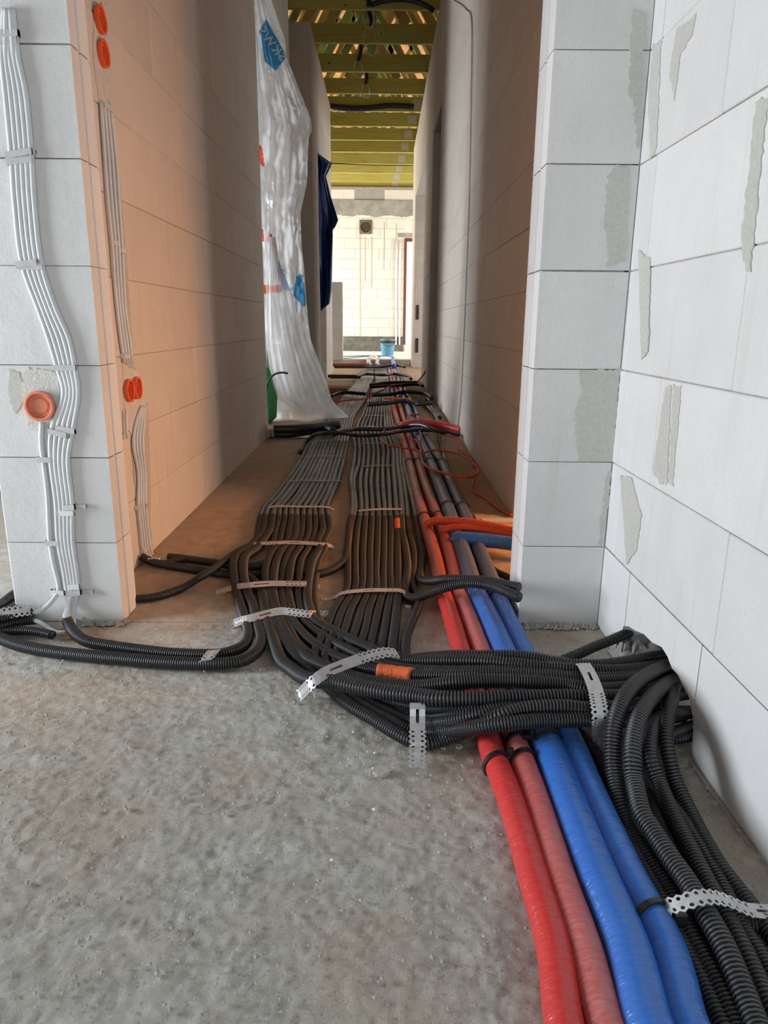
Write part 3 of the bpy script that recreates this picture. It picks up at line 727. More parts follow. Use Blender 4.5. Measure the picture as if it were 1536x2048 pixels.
# 1 turns off toward the left pier
conduit([(230, 1199, .016), (281, 1197, .016), (310, 1194), (365, 1176), (401, 1154, .045), (420, 1143, .05), (444, 1126, .05), (475, 1104, .03)] + lz(0), .0135, LT % ('first', 'bending off behind the cabled pier'), RUN, .016)
conduit([(133, 1238, .030), (141, 1254, .018), (152, 1269), (177, 1284), (221, 1292), (277, 1300), (339, 1307), (380, 1309), (432, 1309), (458, 1305), (487, 1292), (497, 1271), (492, 1245), (483, 1219), (475, 1188), (469, 1151, .045), (468, 1124, .05), (475, 1110, .035), (497, 1096, .02)] + lz(1)[1:], .0155, LT % ('second', 'looping back to the white cables'), RUN, .017, far_y=3.0)
conduit([(52, 1176, .04), (15, 1200, .035), (-20, 1235, .02), (-22, 1262, .018), (22, 1285), (66, 1297), (133, 1307), (221, 1316), (332, 1325), (380, 1327), (432, 1328), (479, 1323), (508, 1308), (522, 1284), (518, 1258), (511, 1233), (506, 1211), (495, 1188), (487, 1151, .045), (487, 1128, .05), (493, 1111, .035), (513, 1098, .02)] + lz(2)[1:], .0165, LT % ('third', 'looping farthest out across the screed'), RUN, .018)
# cross tubes going to the wire chase
conduit([(328, 1128, .018), (364, 1119, .018), (437, 1127), (498, 1137), (522, 1131), (538, 1120), (541, 1104)] + lz(3), .0130, LT % ('fourth', 'ducking left under its neighbours'), RUN, .015)
conduit([(335, 1113, .018), (364, 1116, .018), (437, 1126), (498, 1133, .015), (540, 1122), (560, 1106)] + lz(4), .0130, LT % ('fifth', 'turning toward the wire chase'), RUN, .015)
conduit([(283, 1113, .030), (300, 1122, .02), (328, 1129), (401, 1141), (459, 1149), (524, 1150), (580, 1150), (629, 1149), (653, 1144), (675, 1133), (690, 1120), (694, 1100), (697, 1075), (699, 1050), (705, 1020), (705, 990), (702, 960), (707, 930), (710, 900), (708, 880), (707, 860)], .0145,
        'conduit ducking under the wider run and joining the narrower one at its edge', 'conduits crossing the corridor', .0155)
conduit([(470, 1149, .016), (484, 1150, .016), (500, 1158, .018), (512, 1168, .02), (522, 1179, .02), (527, 1202), (531, 1230), (536, 1250), (549, 1289), (562, 1321), (586, 1341, .03), (614, 1358, .05), (640, 1362, .068), (666, 1364, .075), (718, 1375, .08), (780, 1386, .085), (840, 1393, .09), (870, 1397, .095), (948, 1398, .1), (1026, 1397, .1), (1105, 1395, .1), (1180, 1395, .1), (1233, 1395, .09), (1290, 1387, .08), (1335, 1372, .075), (1380, 1362, .07)], .0175,
        'thickest black conduit running along the top front of the crossing bundle', 'conduits of the crossing bundle', .018, .0072)
BG = 'conduits of the crossing bundle'
def bundle(up, rows, i, r, lab, corr=.0058, z0=None):
    conduit(rows + up, r, lab, BG, z0 if z0 else r + .002, corr)
def tail(i): return lz(i)
XR_ = lambda l: l[::-1]
bundle(tail(5), XR_([(551, 1098, .02), (537, 1120, .03), (531, 1151, .035), (537, 1191), (542, 1224), (547, 1248), (557, 1268), (578, 1297), (601, 1323), (630, 1350), (662, 1378), (705, 1414), (744, 1436), (779, 1458), (815, 1478), (852, 1489), (883, 1481, .022), (922, 1466, .04), (961, 1447, .075), (1000, 1432, .1), (1039, 1419, .11), (1091, 1414, .115), (1140, 1414, .115), (1166, 1418, .11), (1233, 1415, .10), (1284, 1408, .09), (1335, 1392, .075), (1380, 1385, .07)]), 5, .0150, 'outermost conduit of the crossing bundle, dipping to the screed then rising over the pipes', .0066)
bundle(tail(6), XR_([(568, 1098, .02), (555, 1120, .03), (548, 1151, .035), (547, 1191), (554, 1221), (560, 1242), (573, 1268), (596, 1300), (622, 1321, .03), (661, 1337, .045), (718, 1358, .055), (780, 1370, .065), (844, 1373, .08), (896, 1367, .1), (948, 1363, .105), (1000, 1362, .105), (1052, 1364, .105), (1140, 1371, .1), (1175, 1378, .1), (1233, 1378, .09), (1290, 1370, .08), (1335, 1358, .075), (1380, 1350, .07)]), 6, .0155, 'conduit just behind the thickest one in the crossing bundle')
bundle(tail(7), XR_([(584, 1098, .02), (572, 1120, .03), (565, 1151, .03), (563, 1188, .016), (570, 1221, .016), (580, 1262, .016), (598, 1292, .016), (621, 1311, .016), (661, 1350, .016), (700, 1380, .016), (740, 1408, .016), (779, 1426), (815, 1442), (857, 1447, .03), (909, 1441, .07), (961, 1430, .09), (1026, 1424, .085), (1100, 1424, .08), (1233, 1425, .07), (1330, 1410, .05)]), 7, .0135, 'low black conduit of the crossing bundle, third line under the upright strap')
bundle(tail(8), XR_([(600, 1098, .02), (586, 1119, .03), (580, 1151, .035), (577, 1188), (584, 1221), (586, 1242), (604, 1266), (630, 1289), (661, 1308), (692, 1321, .03), (726, 1336, .045), (760, 1342, .055), (790, 1346, .06), (831, 1351, .07), (896, 1351, .09), (961, 1349, .1), (1026, 1350, .1), (1100, 1355, .1), (1170, 1361, .095), (1233, 1362, .09), (1300, 1352, .08), (1380, 1340, .07)]), 8, .0140, 'black conduit of the crossing bundle wearing a sleeve of orange tape')
bundle(tail(9), XR_([(617, 1098, .02), (604, 1120, .03), (599, 1151, .035), (597, 1191), (602, 1221), (607, 1240), (630, 1261), (661, 1281), (692, 1297, .03), (726, 1313, .045), (780, 1331, .055), (818, 1338, .065), (896, 1342, .085), (980, 1341, .1), (1060, 1345, .1), (1140, 1353, .1), (1233, 1354, .09), (1300, 1345, .08), (1380, 1333, .07)]), 9, .0125, 'thin black conduit half hidden behind the tape-wrapped one')
bundle(tail(10), XR_([(639, 1098, .02), (626, 1122, .03), (619, 1151, .035), (615, 1191), (620, 1221), (627, 1240), (656, 1258), (692, 1276), (731, 1294, .03), (779, 1313, .05), (831, 1322, .07), (896, 1322, .09), (974, 1323, .105), (1052, 1331, .105), (1104, 1337, .1), (1144, 1339, .1), (1211, 1343, .095), (1255, 1341, .09), (1299, 1335, .08), (1380, 1322, .07)]), 10, .0155, 'uppermost thick conduit of the crossing bundle on the pier side', .0066)
# twelfth of the wide run joins the bundle underneath
bundle(tail(11), XR_([(650, 1098, .02), (638, 1124, .015), (632, 1151, .015), (628, 1191, .015), (632, 1221), (640, 1243, .015), (668, 1264, .015), (700, 1285, .015), (740, 1305, .015), (800, 1330, .02), (860, 1336, .06), (930, 1331, .085), (1000, 1334, .09), (1100, 1346, .085), (1233, 1368, .07), (1330, 1370, .05)]), 11, .0125, 'inner edge conduit of the wider run, diving beneath the crossing bundle')
# low lines that come from under the bundle strap
def low(rows, r, lab): conduit(rows, r, lab, BG, r + .002)
low([(600, 1300, .016), (640, 1352, .016), (680, 1378), (740, 1421), (779, 1441), (815, 1461), (852, 1466), (900, 1461, .045), (961, 1453, .085), (1026, 1446, .1), (1078, 1441, .1), (1140, 1440, .1), (1166, 1439, .1), (1259, 1440, .08), (1312, 1437, .05), (1370, 1430, .04)], .0148, 'front straight conduit of the crossing, pressed on the four pipes')
low([(640, 1330, .016), (690, 1362, .016), (748, 1398), (779, 1411), (815, 1427), (857, 1433, .02), (922, 1428, .07), (1000, 1416, .09), (1100, 1405, .08), (1250, 1400, .06), (1340, 1400, .04)], .0135, 'low conduit second from the top under the upright strap')
low([(660, 1335, .03), (720, 1372, .03), (780, 1400, .03), (857, 1417, .04), (922, 1415, .08), (1000, 1408, .09), (1100, 1400, .08), (1250, 1390, .06), (1340, 1390, .04)], .0135, 'low conduit touching the thickest one under the upright strap')

# narrower run: eight lines and three beside them
MG = 'conduits of the narrower strapped run'
for i in range(8):
    rows = run_rows(MROWS, i, 8, .10, 9)
    x0 = rows[0][0]
    end = [(x0 + 190 - i * 6, 1398 - i * 3, .018), (x0 + 110 - i * 5, 1390 - i * 4, .016), (x0 + 40 - i * 2, 1362 - i * 3, .014), (x0 - 2, 1330, .0135)]
    conduit(end + rows, .0128 if i < 7 else .0150, 'conduit of the narrower run beside the pipes, %s from the wider run%s' % (ORD[i], ', orange taped' if i == 7 else ''), MG, .0138)
def beside(k): return [(b_ + (4.5 + 8.3 * k) * ((b_ - a_) / 96), y) for y, a_, b_ in MROWS if y < 1000]
conduit([(1040, 1196, .12), (1016, 1185, .12), (977, 1170, .115), (927, 1167, .11), (890, 1175, .09), (853, 1188, .05), (828, 1196, .025), (812, 1192), (812, 1170), (815, 1133), (811, 1096), (804, 1059), (804, 1009)] + beside(0), .0150, 'black conduit swinging over the pipes into the doorway, lower of the pair', MG, .017, .0060)
conduit([(1040, 1175, .13), (1016, 1170, .125), (962, 1160, .12), (899, 1158, .11), (860, 1162, .06), (842, 1158, .03), (841, 1145), (845, 1108), (838, 1071), (827, 1009)] + beside(2), .0138, 'black conduit swinging over the pipes into the doorway, upper of the pair', MG, .015, .0060)
conduit([(830, 1345, .014), (815, 1325, .014), (811, 1299), (813, 1275), (821, 1252), (838, 1207), (836, 1190), (826, 1170), (827, 1145), (828, 1108), (818, 1059), (814, 1009)] + beside(1), .0128, 'lone dusty conduit standing off between the narrower run and the first red pipe', MG, .014)
conduit([(1040, 1172, .02), (1016, 1154, .016), (991, 1142), (966, 1108), (955, 1070), (945, 1033), (924, 996), (899, 954), (888, 915), (882, 890), (878, 860), (872, 835), (862, 818), (850, 812)], .0125, 'dusty conduit along the outer side of the blue pipes, bending behind the pier', 'conduits crossing the corridor', .0135)
conduit([(880, 862), (876, 845), (868, 828), (856, 815), (846, 808)], .02, 'short dark conduit rising by the right wall behind the red pipe', 'conduits crossing the corridor', .02, far_y=0)
# right loops out of the wall opening
RG = 'conduits curving out of the wall opening'
conduit([(1395, 1325, .09), (1332, 1335, .10), (1299, 1348, .125), (1266, 1373, .14), (1244, 1404, .14), (1231, 1439, .125), (1226, 1479, .10), (1226, 1517, .075), (1231, 1560, .05), (1242, 1612, .03), (1262, 1659), (1287, 1701), (1311, 1738), (1339, 1780), (1369, 1845), (1403, 1907), (1433, 1961), (1462, 2023), (1490, 2090)], .0158, 'loop out of the wall opening lying closest to the blue pipe', RG, .017, .0064, far=False)
conduit([(1400, 1352, .08), (1346, 1362, .09), (1321, 1377, .11), (1295, 1404, .13), (1277, 1435, .13), (1268, 1472, .115), (1265, 1517, .095), (1268, 1560, .07), (1272, 1577, .065), (1284, 1627, .055), (1307, 1664, .05), (1339, 1714, .048), (1374, 1763, .048), (1411, 1825, .048), (1443, 1882, .045), (1473, 1949, .04), (1502, 2023, .035), (1530, 2090, .035)], .0162, 'thick powdery loop out of the wall opening riding over its neighbours', RG, .017, .0066, mat='conduit_grey', far=False)
conduit([(1395, 1425, .05), (1350, 1425, .06), (1323, 1435, .08), (1308, 1450, .09), (1301, 1472, .09), (1299, 1501, .08), (1306, 1534, .065), (1317, 1560, .05), (1334, 1602, .04), (1354, 1647, .036), (1376, 1689, .036), (1398, 1733, .036), (1418, 1771, .036), (1448, 1825, .036), (1480, 1887, .034), (1510, 1949, .03), (1532, 2000, .03), (1570, 2070, .03)], .0140, 'glossy middle loop out of the wall opening passing under the steel band', RG, .016, .0066, far=False)
conduit([(1410, 1352, .06), (1352, 1372, .085), (1343, 1404, .10), (1335, 1435, .10), (1332, 1479, .085), (1339, 1517, .065), (1350, 1560, .04), (1369, 1602, .025), (1391, 1647), (1413, 1689), (1443, 1738), (1473, 1776), (1510, 1825), (1547, 1875), (1600, 1950)], .0142, 'loop out of the wall opening running nearest the bare wall foot', RG, .016, .0066, far=False)
conduit([(1392, 1450, .03), (1340, 1470, .03), (1315, 1500, .02), (1318, 1540), (1334, 1580), (1352, 1615), (1374, 1650), (1398, 1689), (1423, 1733), (1448, 1776), (1468, 1820), (1497, 1875), (1522, 1912), (1547, 1961), (1600, 2040)], .0125, 'thin grey loop squeezed between two thicker ones under the steel band', RG, .014, .0060, mat='conduit_grey', far=False)
conduit([(1300, 1450, .02), (1286, 1490, .015), (1286, 1530), (1294, 1570), (1306, 1605), (1322, 1645), (1345, 1690), (1370, 1735), (1395, 1785), (1425, 1850), (1460, 1920), (1500, 1990), (1540, 2070)], .0125, 'dark loop lying on the screed under the powdery one', RG, .014, .0060, far=False)
conduit([(1130, 1440, .04), (1155, 1462, .02), (1177, 1488), (1200, 1518), (1212, 1545), (1225, 1585), (1238, 1625), (1256, 1672), (1276, 1712), (1300, 1755), (1326, 1800), (1352, 1850), (1376, 1905), (1404, 1960), (1436, 2030), (1465, 2090)], .0130, 'dark conduit emerging under the crossing and following the blue pipe', RG, .0145, .0060, far=False)
conduit([(1440, 1465, .02), (1400, 1468, .02), (1370, 1474, .02), (1345, 1478, .02), (1320, 1470, .02)], .012, 'short dark conduit stub deep in the wall opening', RG, .02, .0060, far=False)
conduit([(1080, 1349, .02), (1110, 1328, .03), (1124, 1322, .035), (1155, 1309, .042), (1188, 1294, .05), (1233, 1276, .06), (1262, 1262, .065)], .0132, 'single thin conduit slanting up into the wall beside the pier', RG, .03, .0064, far=False)
conduit([(1440, 1868), (1480, 1850), (1520, 1850), (1560, 1880), (1610, 1960)], .0125, 'dark conduit under the steel band at the picture edge', RG, .0135, .0060, far=False)
# top line over the crossing coming from the lone conduit side
conduit([(790, 1325, .02), (831, 1318, .05), (870, 1314, .08), (920, 1311, .1), (974, 1311, .105), (1052, 1313, .105), (1104, 1322, .1), (1140, 1329, .1), (1188, 1331, .1), (1244, 1325, .095), (1288, 1317, .09), (1323, 1311, .085), (1370, 1300, .08)], .0138, 'rearmost conduit of the crossing bundle, next to the pier', BG, .02, .0064, far=False)
# left front stubs by the cabled pier
SG = 'conduits gathered around the cabled pier'
conduit([(-40, 1262, .03), (0, 1252, .03), (30, 1244, .03), (56, 1240, .032), (74, 1238, .034)], .0150, 'upper open conduit stub holding a white cable at the pier foot', SG, .03, .0066, far=False)
conduit([(-30, 1268, .018), (20, 1262, .018), (60, 1262, .017), (88, 1266, .016), (108, 1271, .016)], .0125, 'lower open conduit stub lying on the screed at the pier foot', SG, .017, .0066, far=False)
conduit([(-40, 1244, .05), (0, 1238, .05), (35, 1232, .05), (58, 1226, .05), (68, 1222, .052)], .0120, 'short conduit stub holding the thin white cable end', SG, .05, .0066, far=False)
conduit([(-45, 1230, .045), (-10, 1215, .04), (14, 1200, .03), (34, 1185, .02), (56, 1166, .02), (80, 1150, .02)], .0145, 'dusty conduit bending behind the pier, middle of three', SG, .03, .0064, mat='conduit_grey', far=False)
conduit([(-20, 1236, .06), (20, 1220, .04), (40, 1207, .03), (56, 1196, .02), (80, 1180, .02)], .0150, 'dusty conduit bending behind the pier, closest to its face', SG, .03, .0064, mat='conduit_grey', far=False)
for k, (yy, lab) in enumerate(((970, 'upper'), (982, 'lower'))):
    conduit([(-30, yy - 1), (0, yy), (16, yy), (40, yy), (90, yy + 2)], .016, '%s of two conduits on the floor along the white wall beyond the pier' % lab, SG, .018, .0060, far=False, far_y=9)

# ------------------------------------------------------------------ insulated pipes
def pz(rows, r): return [(x, y, r + .001) for x, y in rows]
red1 = [(1140, 2100), (1128, 2048), (1108, 1900), (1066, 1750), (1021, 1600), (983, 1500), (974, 1460), (945, 1370), (922, 1300), (900, 1225), (885, 1180), (872, 1120), (855, 1060), (846, 1030), (837, 1000), (828, 965), (820, 930), (808, 888), (795, 843), (788, 812), (785, 795), (784, 777), (782, 755), (778, 737), (777, 727)]
red2 = [(1225, 2100), (1209, 2048), (1170, 1900), (1119, 1750), (1072, 1600), (1036, 1500), (1021, 1460), (988, 1370), (962, 1300), (934, 1225), (916, 1180), (902, 1120), (886, 1060), (874, 1030), (862, 1000), (849, 965), (838, 930), (823, 888), (809, 843), (800, 812), (796, 795), (792, 777), (788, 755), (784, 737), (782, 727)]
blu1 = [(1312, 2100), (1294, 2048), (1256, 1900), (1194, 1750), (1136, 1600), (1098, 1500), (1079, 1460), (1037, 1370), (1006, 1300), (972, 1225), (949, 1180), (930, 1120), (911, 1065), (900, 1030), (889, 1000), (876, 965), (862, 930), (842, 888), (824, 843), (814, 812), (806, 795), (800, 777), (796, 755), (788, 737), (786, 727)]
blu2 = [(1395, 2100), (1371, 2048), (1333, 1900), (1256, 1750), (1188, 1600), (1147, 1500), (1128, 1460), (1080, 1370), (1045, 1300), (1009, 1225), (990, 1180), (966, 1120), (944, 1065), (930, 1030), (916, 1000), (900, 965), (884, 930), (859, 888), (839, 843), (828, 812), (818, 795), (809, 777), (803, 755), (793, 737), (791, 727)]
def pipe(name, rows, r, near, farm, lab, narrow=()):
    p = cpath(pz(rows, r), r)
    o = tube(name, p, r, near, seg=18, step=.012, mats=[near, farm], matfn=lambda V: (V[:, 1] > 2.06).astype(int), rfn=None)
    tag(o, lab, 'pipe', 'foil-sleeved pipes along the corridor'); return o
PR = 'insulated_pipe'
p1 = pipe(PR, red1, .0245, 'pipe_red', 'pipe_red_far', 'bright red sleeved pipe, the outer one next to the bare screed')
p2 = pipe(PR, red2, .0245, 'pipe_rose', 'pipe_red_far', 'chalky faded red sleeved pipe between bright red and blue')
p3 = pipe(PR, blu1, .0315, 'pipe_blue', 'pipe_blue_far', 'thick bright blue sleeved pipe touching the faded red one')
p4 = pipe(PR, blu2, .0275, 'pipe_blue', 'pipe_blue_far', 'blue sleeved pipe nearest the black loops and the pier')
def branch(rows, r, mat, lab, parent):
    o = tube('branch', cpath(rows, r), r, mat, seg=14, step=.01); o['label'] = lab
    o.parent = parent; return o
branch([(858, 1062, .026), (850, 1050, .05), (862, 1044, .062), (880, 1042, .072), (927, 1044, .085), (977, 1051, .085), (1022, 1061, .08), (1050, 1068, .08)], .0165, 'pipe_red_flex', 'orange-red branch running into the doorway', p1)
branch([(889, 1074, .026), (884, 1062, .05), (897, 1057, .06), (915, 1055, .068), (965, 1058, .070), (1022, 1069, .066), (1050, 1075, .066)], .0165, 'pipe_red_flex', 'lower orange-red branch running into the doorway', p2)
branch([(914, 1085, .035), (908, 1079, .05), (922, 1077, .055), (952, 1079, .055), (1021, 1087, .05), (1060, 1093, .05)], .0265, 'pipe_blue', 'dark blue branch running into the doorway', p3)
# orange joint sleeves
def sleeve(rows, r, lab, parent=None):
    o = tube('tape_sleeve', cpath(rows, r), r, 'orange_tape', seg=14, step=.006, rfn=lambda s, L_: 1 + .07 * math.sin(s * 320) * math.sin(s * 90 + 1) - (.06 if s < .004 or s > L_ - .004 else 0))
    return tag(o, lab, 'tape')
sleeve([(752, 1341, .060), (790, 1346, .061), (829, 1351, .070)], .0172, 'crinkled orange tape sleeve on the crossing bundle')
mm = run_rows(MROWS, 7, 8, .10, 9)
sleeve([(797, 1062, .0145), (796, 1050, .0145), (795, 1042, .0145)], .0170, 'small orange tape sleeve on the last conduit of the narrower run')

# ------------------------------------------------------------------ perforated straps
def strap(pts, width, wdir, mat, lab, plain=(.35, .6), pitch=.0135, parent=None, thick=.0012, curl=None):
    c = smooth_line(spline(pts), 5); Lc = clen(c)
    ch_ = c[-1] - c[0]
    if abs(wdir[0]) < .9: wdir = (-ch_[1], ch_[0], wdir[2])
    wdir = _n(np.array(wdir, float))
    def at(s, t_):
        p = resample(c, np.array([s]))[0]; return p + wdir * t_
    vs = []; fs = []
    hw = width / 2
    def cell(s0, s1, sgn):
        m = (s0 + s1) / 2; h = (s1 - s0) / 2; b = len(vs)
        ins = .13 * width
        outer = [(s0, 0), (m, 0), (s1, 0), (s1, hw * .5), (s1, hw - ins), (m, hw), (s0, hw - ins), (s0, hw * .5)]
        for s_, t_ in outer: vs.append(at(s_, sgn * t_))
        rr = min(h * .52, hw * .26); cc = hw * .52
        for k in range(8):
            a_ = [-135, -90, -45, 0, 45, 90, 135, 180][k] * math.pi / 180
            vs.append(at(m + rr * math.cos(a_), sgn * (cc + rr * math.sin(a_))))
        for k in range(8):
            f = (b + k, b + (k + 1) % 8, b + 8 + (k + 1) % 8, b + 8 + k); fs.append(f if sgn > 0 else f[::-1])
    def plainseg(s0, s1):
        n = max(2, int((s1 - s0) / .012))
        for k in range(n):
            a_, b_ = s0 + (s1 - s0) * k / n, s0 + (s1 - s0) * (k + 1) / n; q = (k + .5) / n
            slot = .32 < q < .68
            for t0, t1 in (((-hw * .88, -hw * .18), (hw * .18, hw * .88)) if slot else ((-hw * .88, hw * .88),)):
                b = len(vs); vs.extend([at(a_, t0), at(b_, t0), at(b_, t1), at(a_, t1)]); fs.append((b, b + 1, b + 2, b + 3))
    sp0, sp1 = Lc * plain[0], Lc * plain[1]
    n = int(sp0 / pitch)
    for k in range(n): cell(sp0 - (k + 1) * pitch, sp0 - k * pitch, 1); cell(sp0 - (k + 1) * pitch, sp0 - k * pitch, -1)
    n = int((Lc - sp1) / pitch)
    for k in range(n): cell(sp1 + k * pitch, sp1 + (k + 1) * pitch, 1); cell(sp1 + k * pitch, sp1 + (k + 1) * pitch, -1)
    if sp1 - sp0 > .01: plainseg(sp0, sp1)
    o = link('perforated_strap', vs, fs, mat)
    md = o.modifiers.new('t', 'SOLIDIFY'); md.thickness = thick; md.offset = 0
    return tag(o, lab, 'strap', 'perforated steel straps')
def gstrap(rows, width, wdir, mat, lab, **k): return strap([G(x, y, z) for x, y, z in rows], width, wdir, mat, lab, **k)
YD = (0.0, 1, 0)
gstrap([(445, 1254, .004), (470, 1246, .006), (486, 1240, .032), (510, 1234, .038), (536, 1227, .038), (562, 1222, .038), (590, 1225, .038), (618, 1228, .036), (640, 1229, .015), (661, 1229, .012)], .032, (.12, 1, .15), 'strap', 'bright strap over the wider run where its lines fan out', plain=(.24, .60))
gstrap([(424, 1188, .004), (450, 1180, .006), (468, 1174, .03), (500, 1170, .05), (540, 1167, .045), (575, 1167, .042), (612, 1168, .038), (630, 1171, .012), (648, 1175, .004)], .032, (.05, 1, .1), 'strap_dusty', 'dusty strap over the wider run, second from the loops', plain=(.30, .64))
gstrap([(504, 1088, .028), (540, 1086, .034), (584, 1085, .034), (630, 1087, .034), (651, 1089, .03), (664, 1093, .008), (675, 1096, .003)], .032, (0, 1, .05), 'strap_dusty', 'dusty strap over the wider run level with the blue branch', plain=(.28, .62))
gstrap([(530, 1018, .024), (545, 1013, .032), (600, 1013, .032), (655, 1014, .031), (666, 1018, .01), (672, 1021, .003)], .030, YD, 'strap_dusty', 'dusty strap over the wider run, fourth from the loops')
gstrap([(569, 965, .026), (590, 961, .032), (640, 961, .032), (680, 961, .03), (690, 967, .008), (694, 971, .003)], .030, YD, 'strap_dusty', 'dusty strap over the wider run, fifth from the loops')
gstrap([(603, 914, .028), (640, 912, .032), (688, 913, .031), (696, 918, .008), (700, 920, .003)], .028, YD, 'strap_dusty', 'dusty strap over the wider run, sixth from the loops')
gstrap([(618, 885, .028), (650, 881, .034), (696, 881, .031), (710, 889, .003)], .028, YD, 'strap_dusty', 'dusty strap over the wider run just before the cable crossing')
gstrap([(646, 847, .028), (675, 845, .032), (706, 846, .03)], .028, YD, 'strap_dusty', 'dusty strap over the wider run behind the cable crossing')
gstrap([(676, 812, .028), (700, 811, .032), (722, 812, .03)], .028, YD, 'strap_dusty', 'thin-looking strap over the wider run near the film hem')
gstrap([(637, 1197, .003), (655, 1198, .004), (668, 1195, .006), (684, 1186, .028), (712, 1182, .032), (745, 1180, .032), (779, 1180, .034), (803, 1181, .036), (812, 1186, .03), (821, 1191, .02)], .032, YD, 'strap_dusty', 'dusty strap over the narrower run by the doorway conduits', plain=(.38, .74))
gstrap([(712, 1022, .026), (740, 1019, .032), (780, 1018, .032), (804, 1019, .03), (807, 1024, .02)], .030, YD, 'strap_dusty', 'dusty strap over the narrower run above the small tape sleeve')
gstrap([(718, 933, .026), (745, 931, .031), (785, 931, .03), (794, 936, .015)], .028, YD, 'strap_dusty', 'dusty strap over the narrower run halfway to the crossing')
gstrap([(720, 888, .028), (740, 886, .031), (768, 887, .03)], .028, YD, 'strap_dusty', 'dusty strap over the narrower run just before the cable crossing')
gstrap([(712, 855, .028), (740, 853, .031), (772, 855, .03)], .028, YD, 'strap_dusty', 'dusty strap over the narrower run behind the cable crossing')
gstrap([(725, 832, .028), (745, 831, .031), (770, 832, .03)], .028, YD, 'strap_dusty', 'dusty strap over the narrower run farthest toward the window')
gstrap([(586, 1401, .012), (598, 1391, .014), (608, 1381, .040), (618, 1371, .076), (632, 1358, .090), (646, 1348, .092), (664, 1339, .090), (705, 1323, .088), (745, 1310, .086), (780, 1304, .084), (803, 1310, .070)], .036, (.55, .83, .1), 'strap', 'bright strap slanting over the start of the crossing bundle', plain=(.34, .70))
gstrap([(835, 1404, .088), (835, 1424, .064), (835, 1450, .046), (835, 1470, .040), (836, 1490, .034), (835, 1502, .014), (835, 1520, .011), (835, 1541, .010)], .036, (1, 0, 0), 'strap', 'upright bright strap whose perforated end lies flat on the screed', plain=(.0, .34))
gstrap([(1164, 1324, .112), (1172, 1336, .124), (1182, 1355, .127), (1193, 1386, .127), (1199, 1417, .130), (1201, 1436, .120), (1201, 1452, .090), (1201, 1478, .03), (1201, 1503, .006)], .036, (1, .12, 0), 'strap', 'bright strap over the crossing bundle beside the wall opening', plain=(.06, .42))
gstrap([(1318, 1812, .030), (1336, 1812, .055), (1359, 1808, .068), (1384, 1798, .080), (1413, 1793, .080), (1443, 1797, .068), (1468, 1806, .058), (1493, 1818, .046), (1520, 1822, .03), (1560, 1824, .02)], .030, (.12, 1, 0), 'strap', 'bright perforated band over the loops at the picture edge', plain=(.76, 1.0))
gstrap([(403, 1337, .003), (408, 1329, .018), (414, 1318, .036), (424, 1305, .036), (432, 1297, .024), (440, 1292, .004)], .034, (1, .25, 0), 'strap', 'short bright strap over the two outer loops on the screed', plain=(.5, .5))
gstrap([(-20, 1232, .062), (6, 1227, .064), (30, 1223, .066), (56, 1220, .064), (66, 1222, .05)], .034, (.05, 1, .2), 'strap', 'bright strap end over the conduits at the pier foot', plain=(.0, .0))
def screw(px, py, z, lab):
    p = G(px, py, z); e = thing('screw', lab, 'screw', p, 'strap fixings')
    for r_, h0, h1, nm in ((.006, 0, .004, 'head'), (.003, -.012, 0, 'shank')):
        pl = [(p[0] + r_ * math.cos(k * math.pi / 3), p[1] + r_ * math.sin(k * math.pi / 3)) for k in range(6)]
        vs, fs = prism(pl, 2, p[2] + h0, p[2] + h1); keep(link(nm, vs, fs, 'steel_clip'), e)
screw(630, 1385, .012, 'steel screw beside the slanting strap at the bundle start'); screw(408, 1337, .006, 'steel screw through the short strap on the outer loops'); screw(1208, 1480, .03, 'steel screw in the strap beside the wall opening'); screw(1336, 1826, .045, 'steel screw in the end of the band over the loops')

# ------------------------------------------------------------------ pipe clips
def arc_band(c, axis, r, a0, a1, wid, th, parent, name='hoop'):
    """band following an arc round a pipe; axis = pipe direction (unit, horizontal)"""
    axis = _n(np.array([axis[0], axis[1], 0.])); s = np.array([axis[1], -axis[0], 0.]); up = np.array([0, 0, 1.])
    vs = []; fs = []; n = 14
    for k in range(n + 1):
        a_ = a0 + (a1 - a0) * k / n
        d = s * math.cos(a_) + up * math.sin(a_)
        for rr_, ww in ((r, -wid), (r, wid), (r + th, wid), (r + th, -wid)): vs.append(np.array(c) + d * rr_ + axis * ww / 2)
    for k in range(n):
        for j in range(4): fs.append((4 * k + j, 4 * k + (j + 1) % 4, 4 * k + 4 + (j + 1) % 4, 4 * k + 4 + j))
    fs += [(3, 2, 1, 0), (4 * n, 4 * n + 1, 4 * n + 2, 4 * n + 3)]
    return keep(link(name, vs, fs, 'clip'), parent)
def double_clip(pa, ra, pb, rb, dirv, lab):
    pa = np.array(pa); pb = np.array(pb); m = (pa + pb) / 2
    e = thing('pipe_clip', lab, 'clip', (m[0], m[1], 0), 'black plastic pipe clips')
    arc_band(pa, dirv, ra + .0015, math.radians(35), math.radians(215), .009, .004, e)
    arc_band(pb, dirv, rb + .0015, math.radians(-35), math.radians(145), .009, .004, e)
    t = max(2 * ra, 2 * rb) * .82
    d = _n(np.array([dirv[0], dirv[1], 0.])); s = np.array([d[1], -d[0], 0.])
    vs, fs = prism([(.006 * math.cos(k * math.pi / 4), .006 * math.sin(k * math.pi / 4)) for k in range(8)], 2, 0.001, t + .018)
    keep(link('post', [(m[0] + v[0], m[1] + v[1], v[2]) for v in vs], fs, 'clip'), e)
    vs, fs = cbox(-.020, .020, -.005, .005, t - .004, t + .003, .001)
    keep(link('bridge', [tuple(m * [1, 1, 0] + s * v[0] + d * v[1] + np.array([0, 0, v[2]])) for v in vs], fs, 'clip'), e)
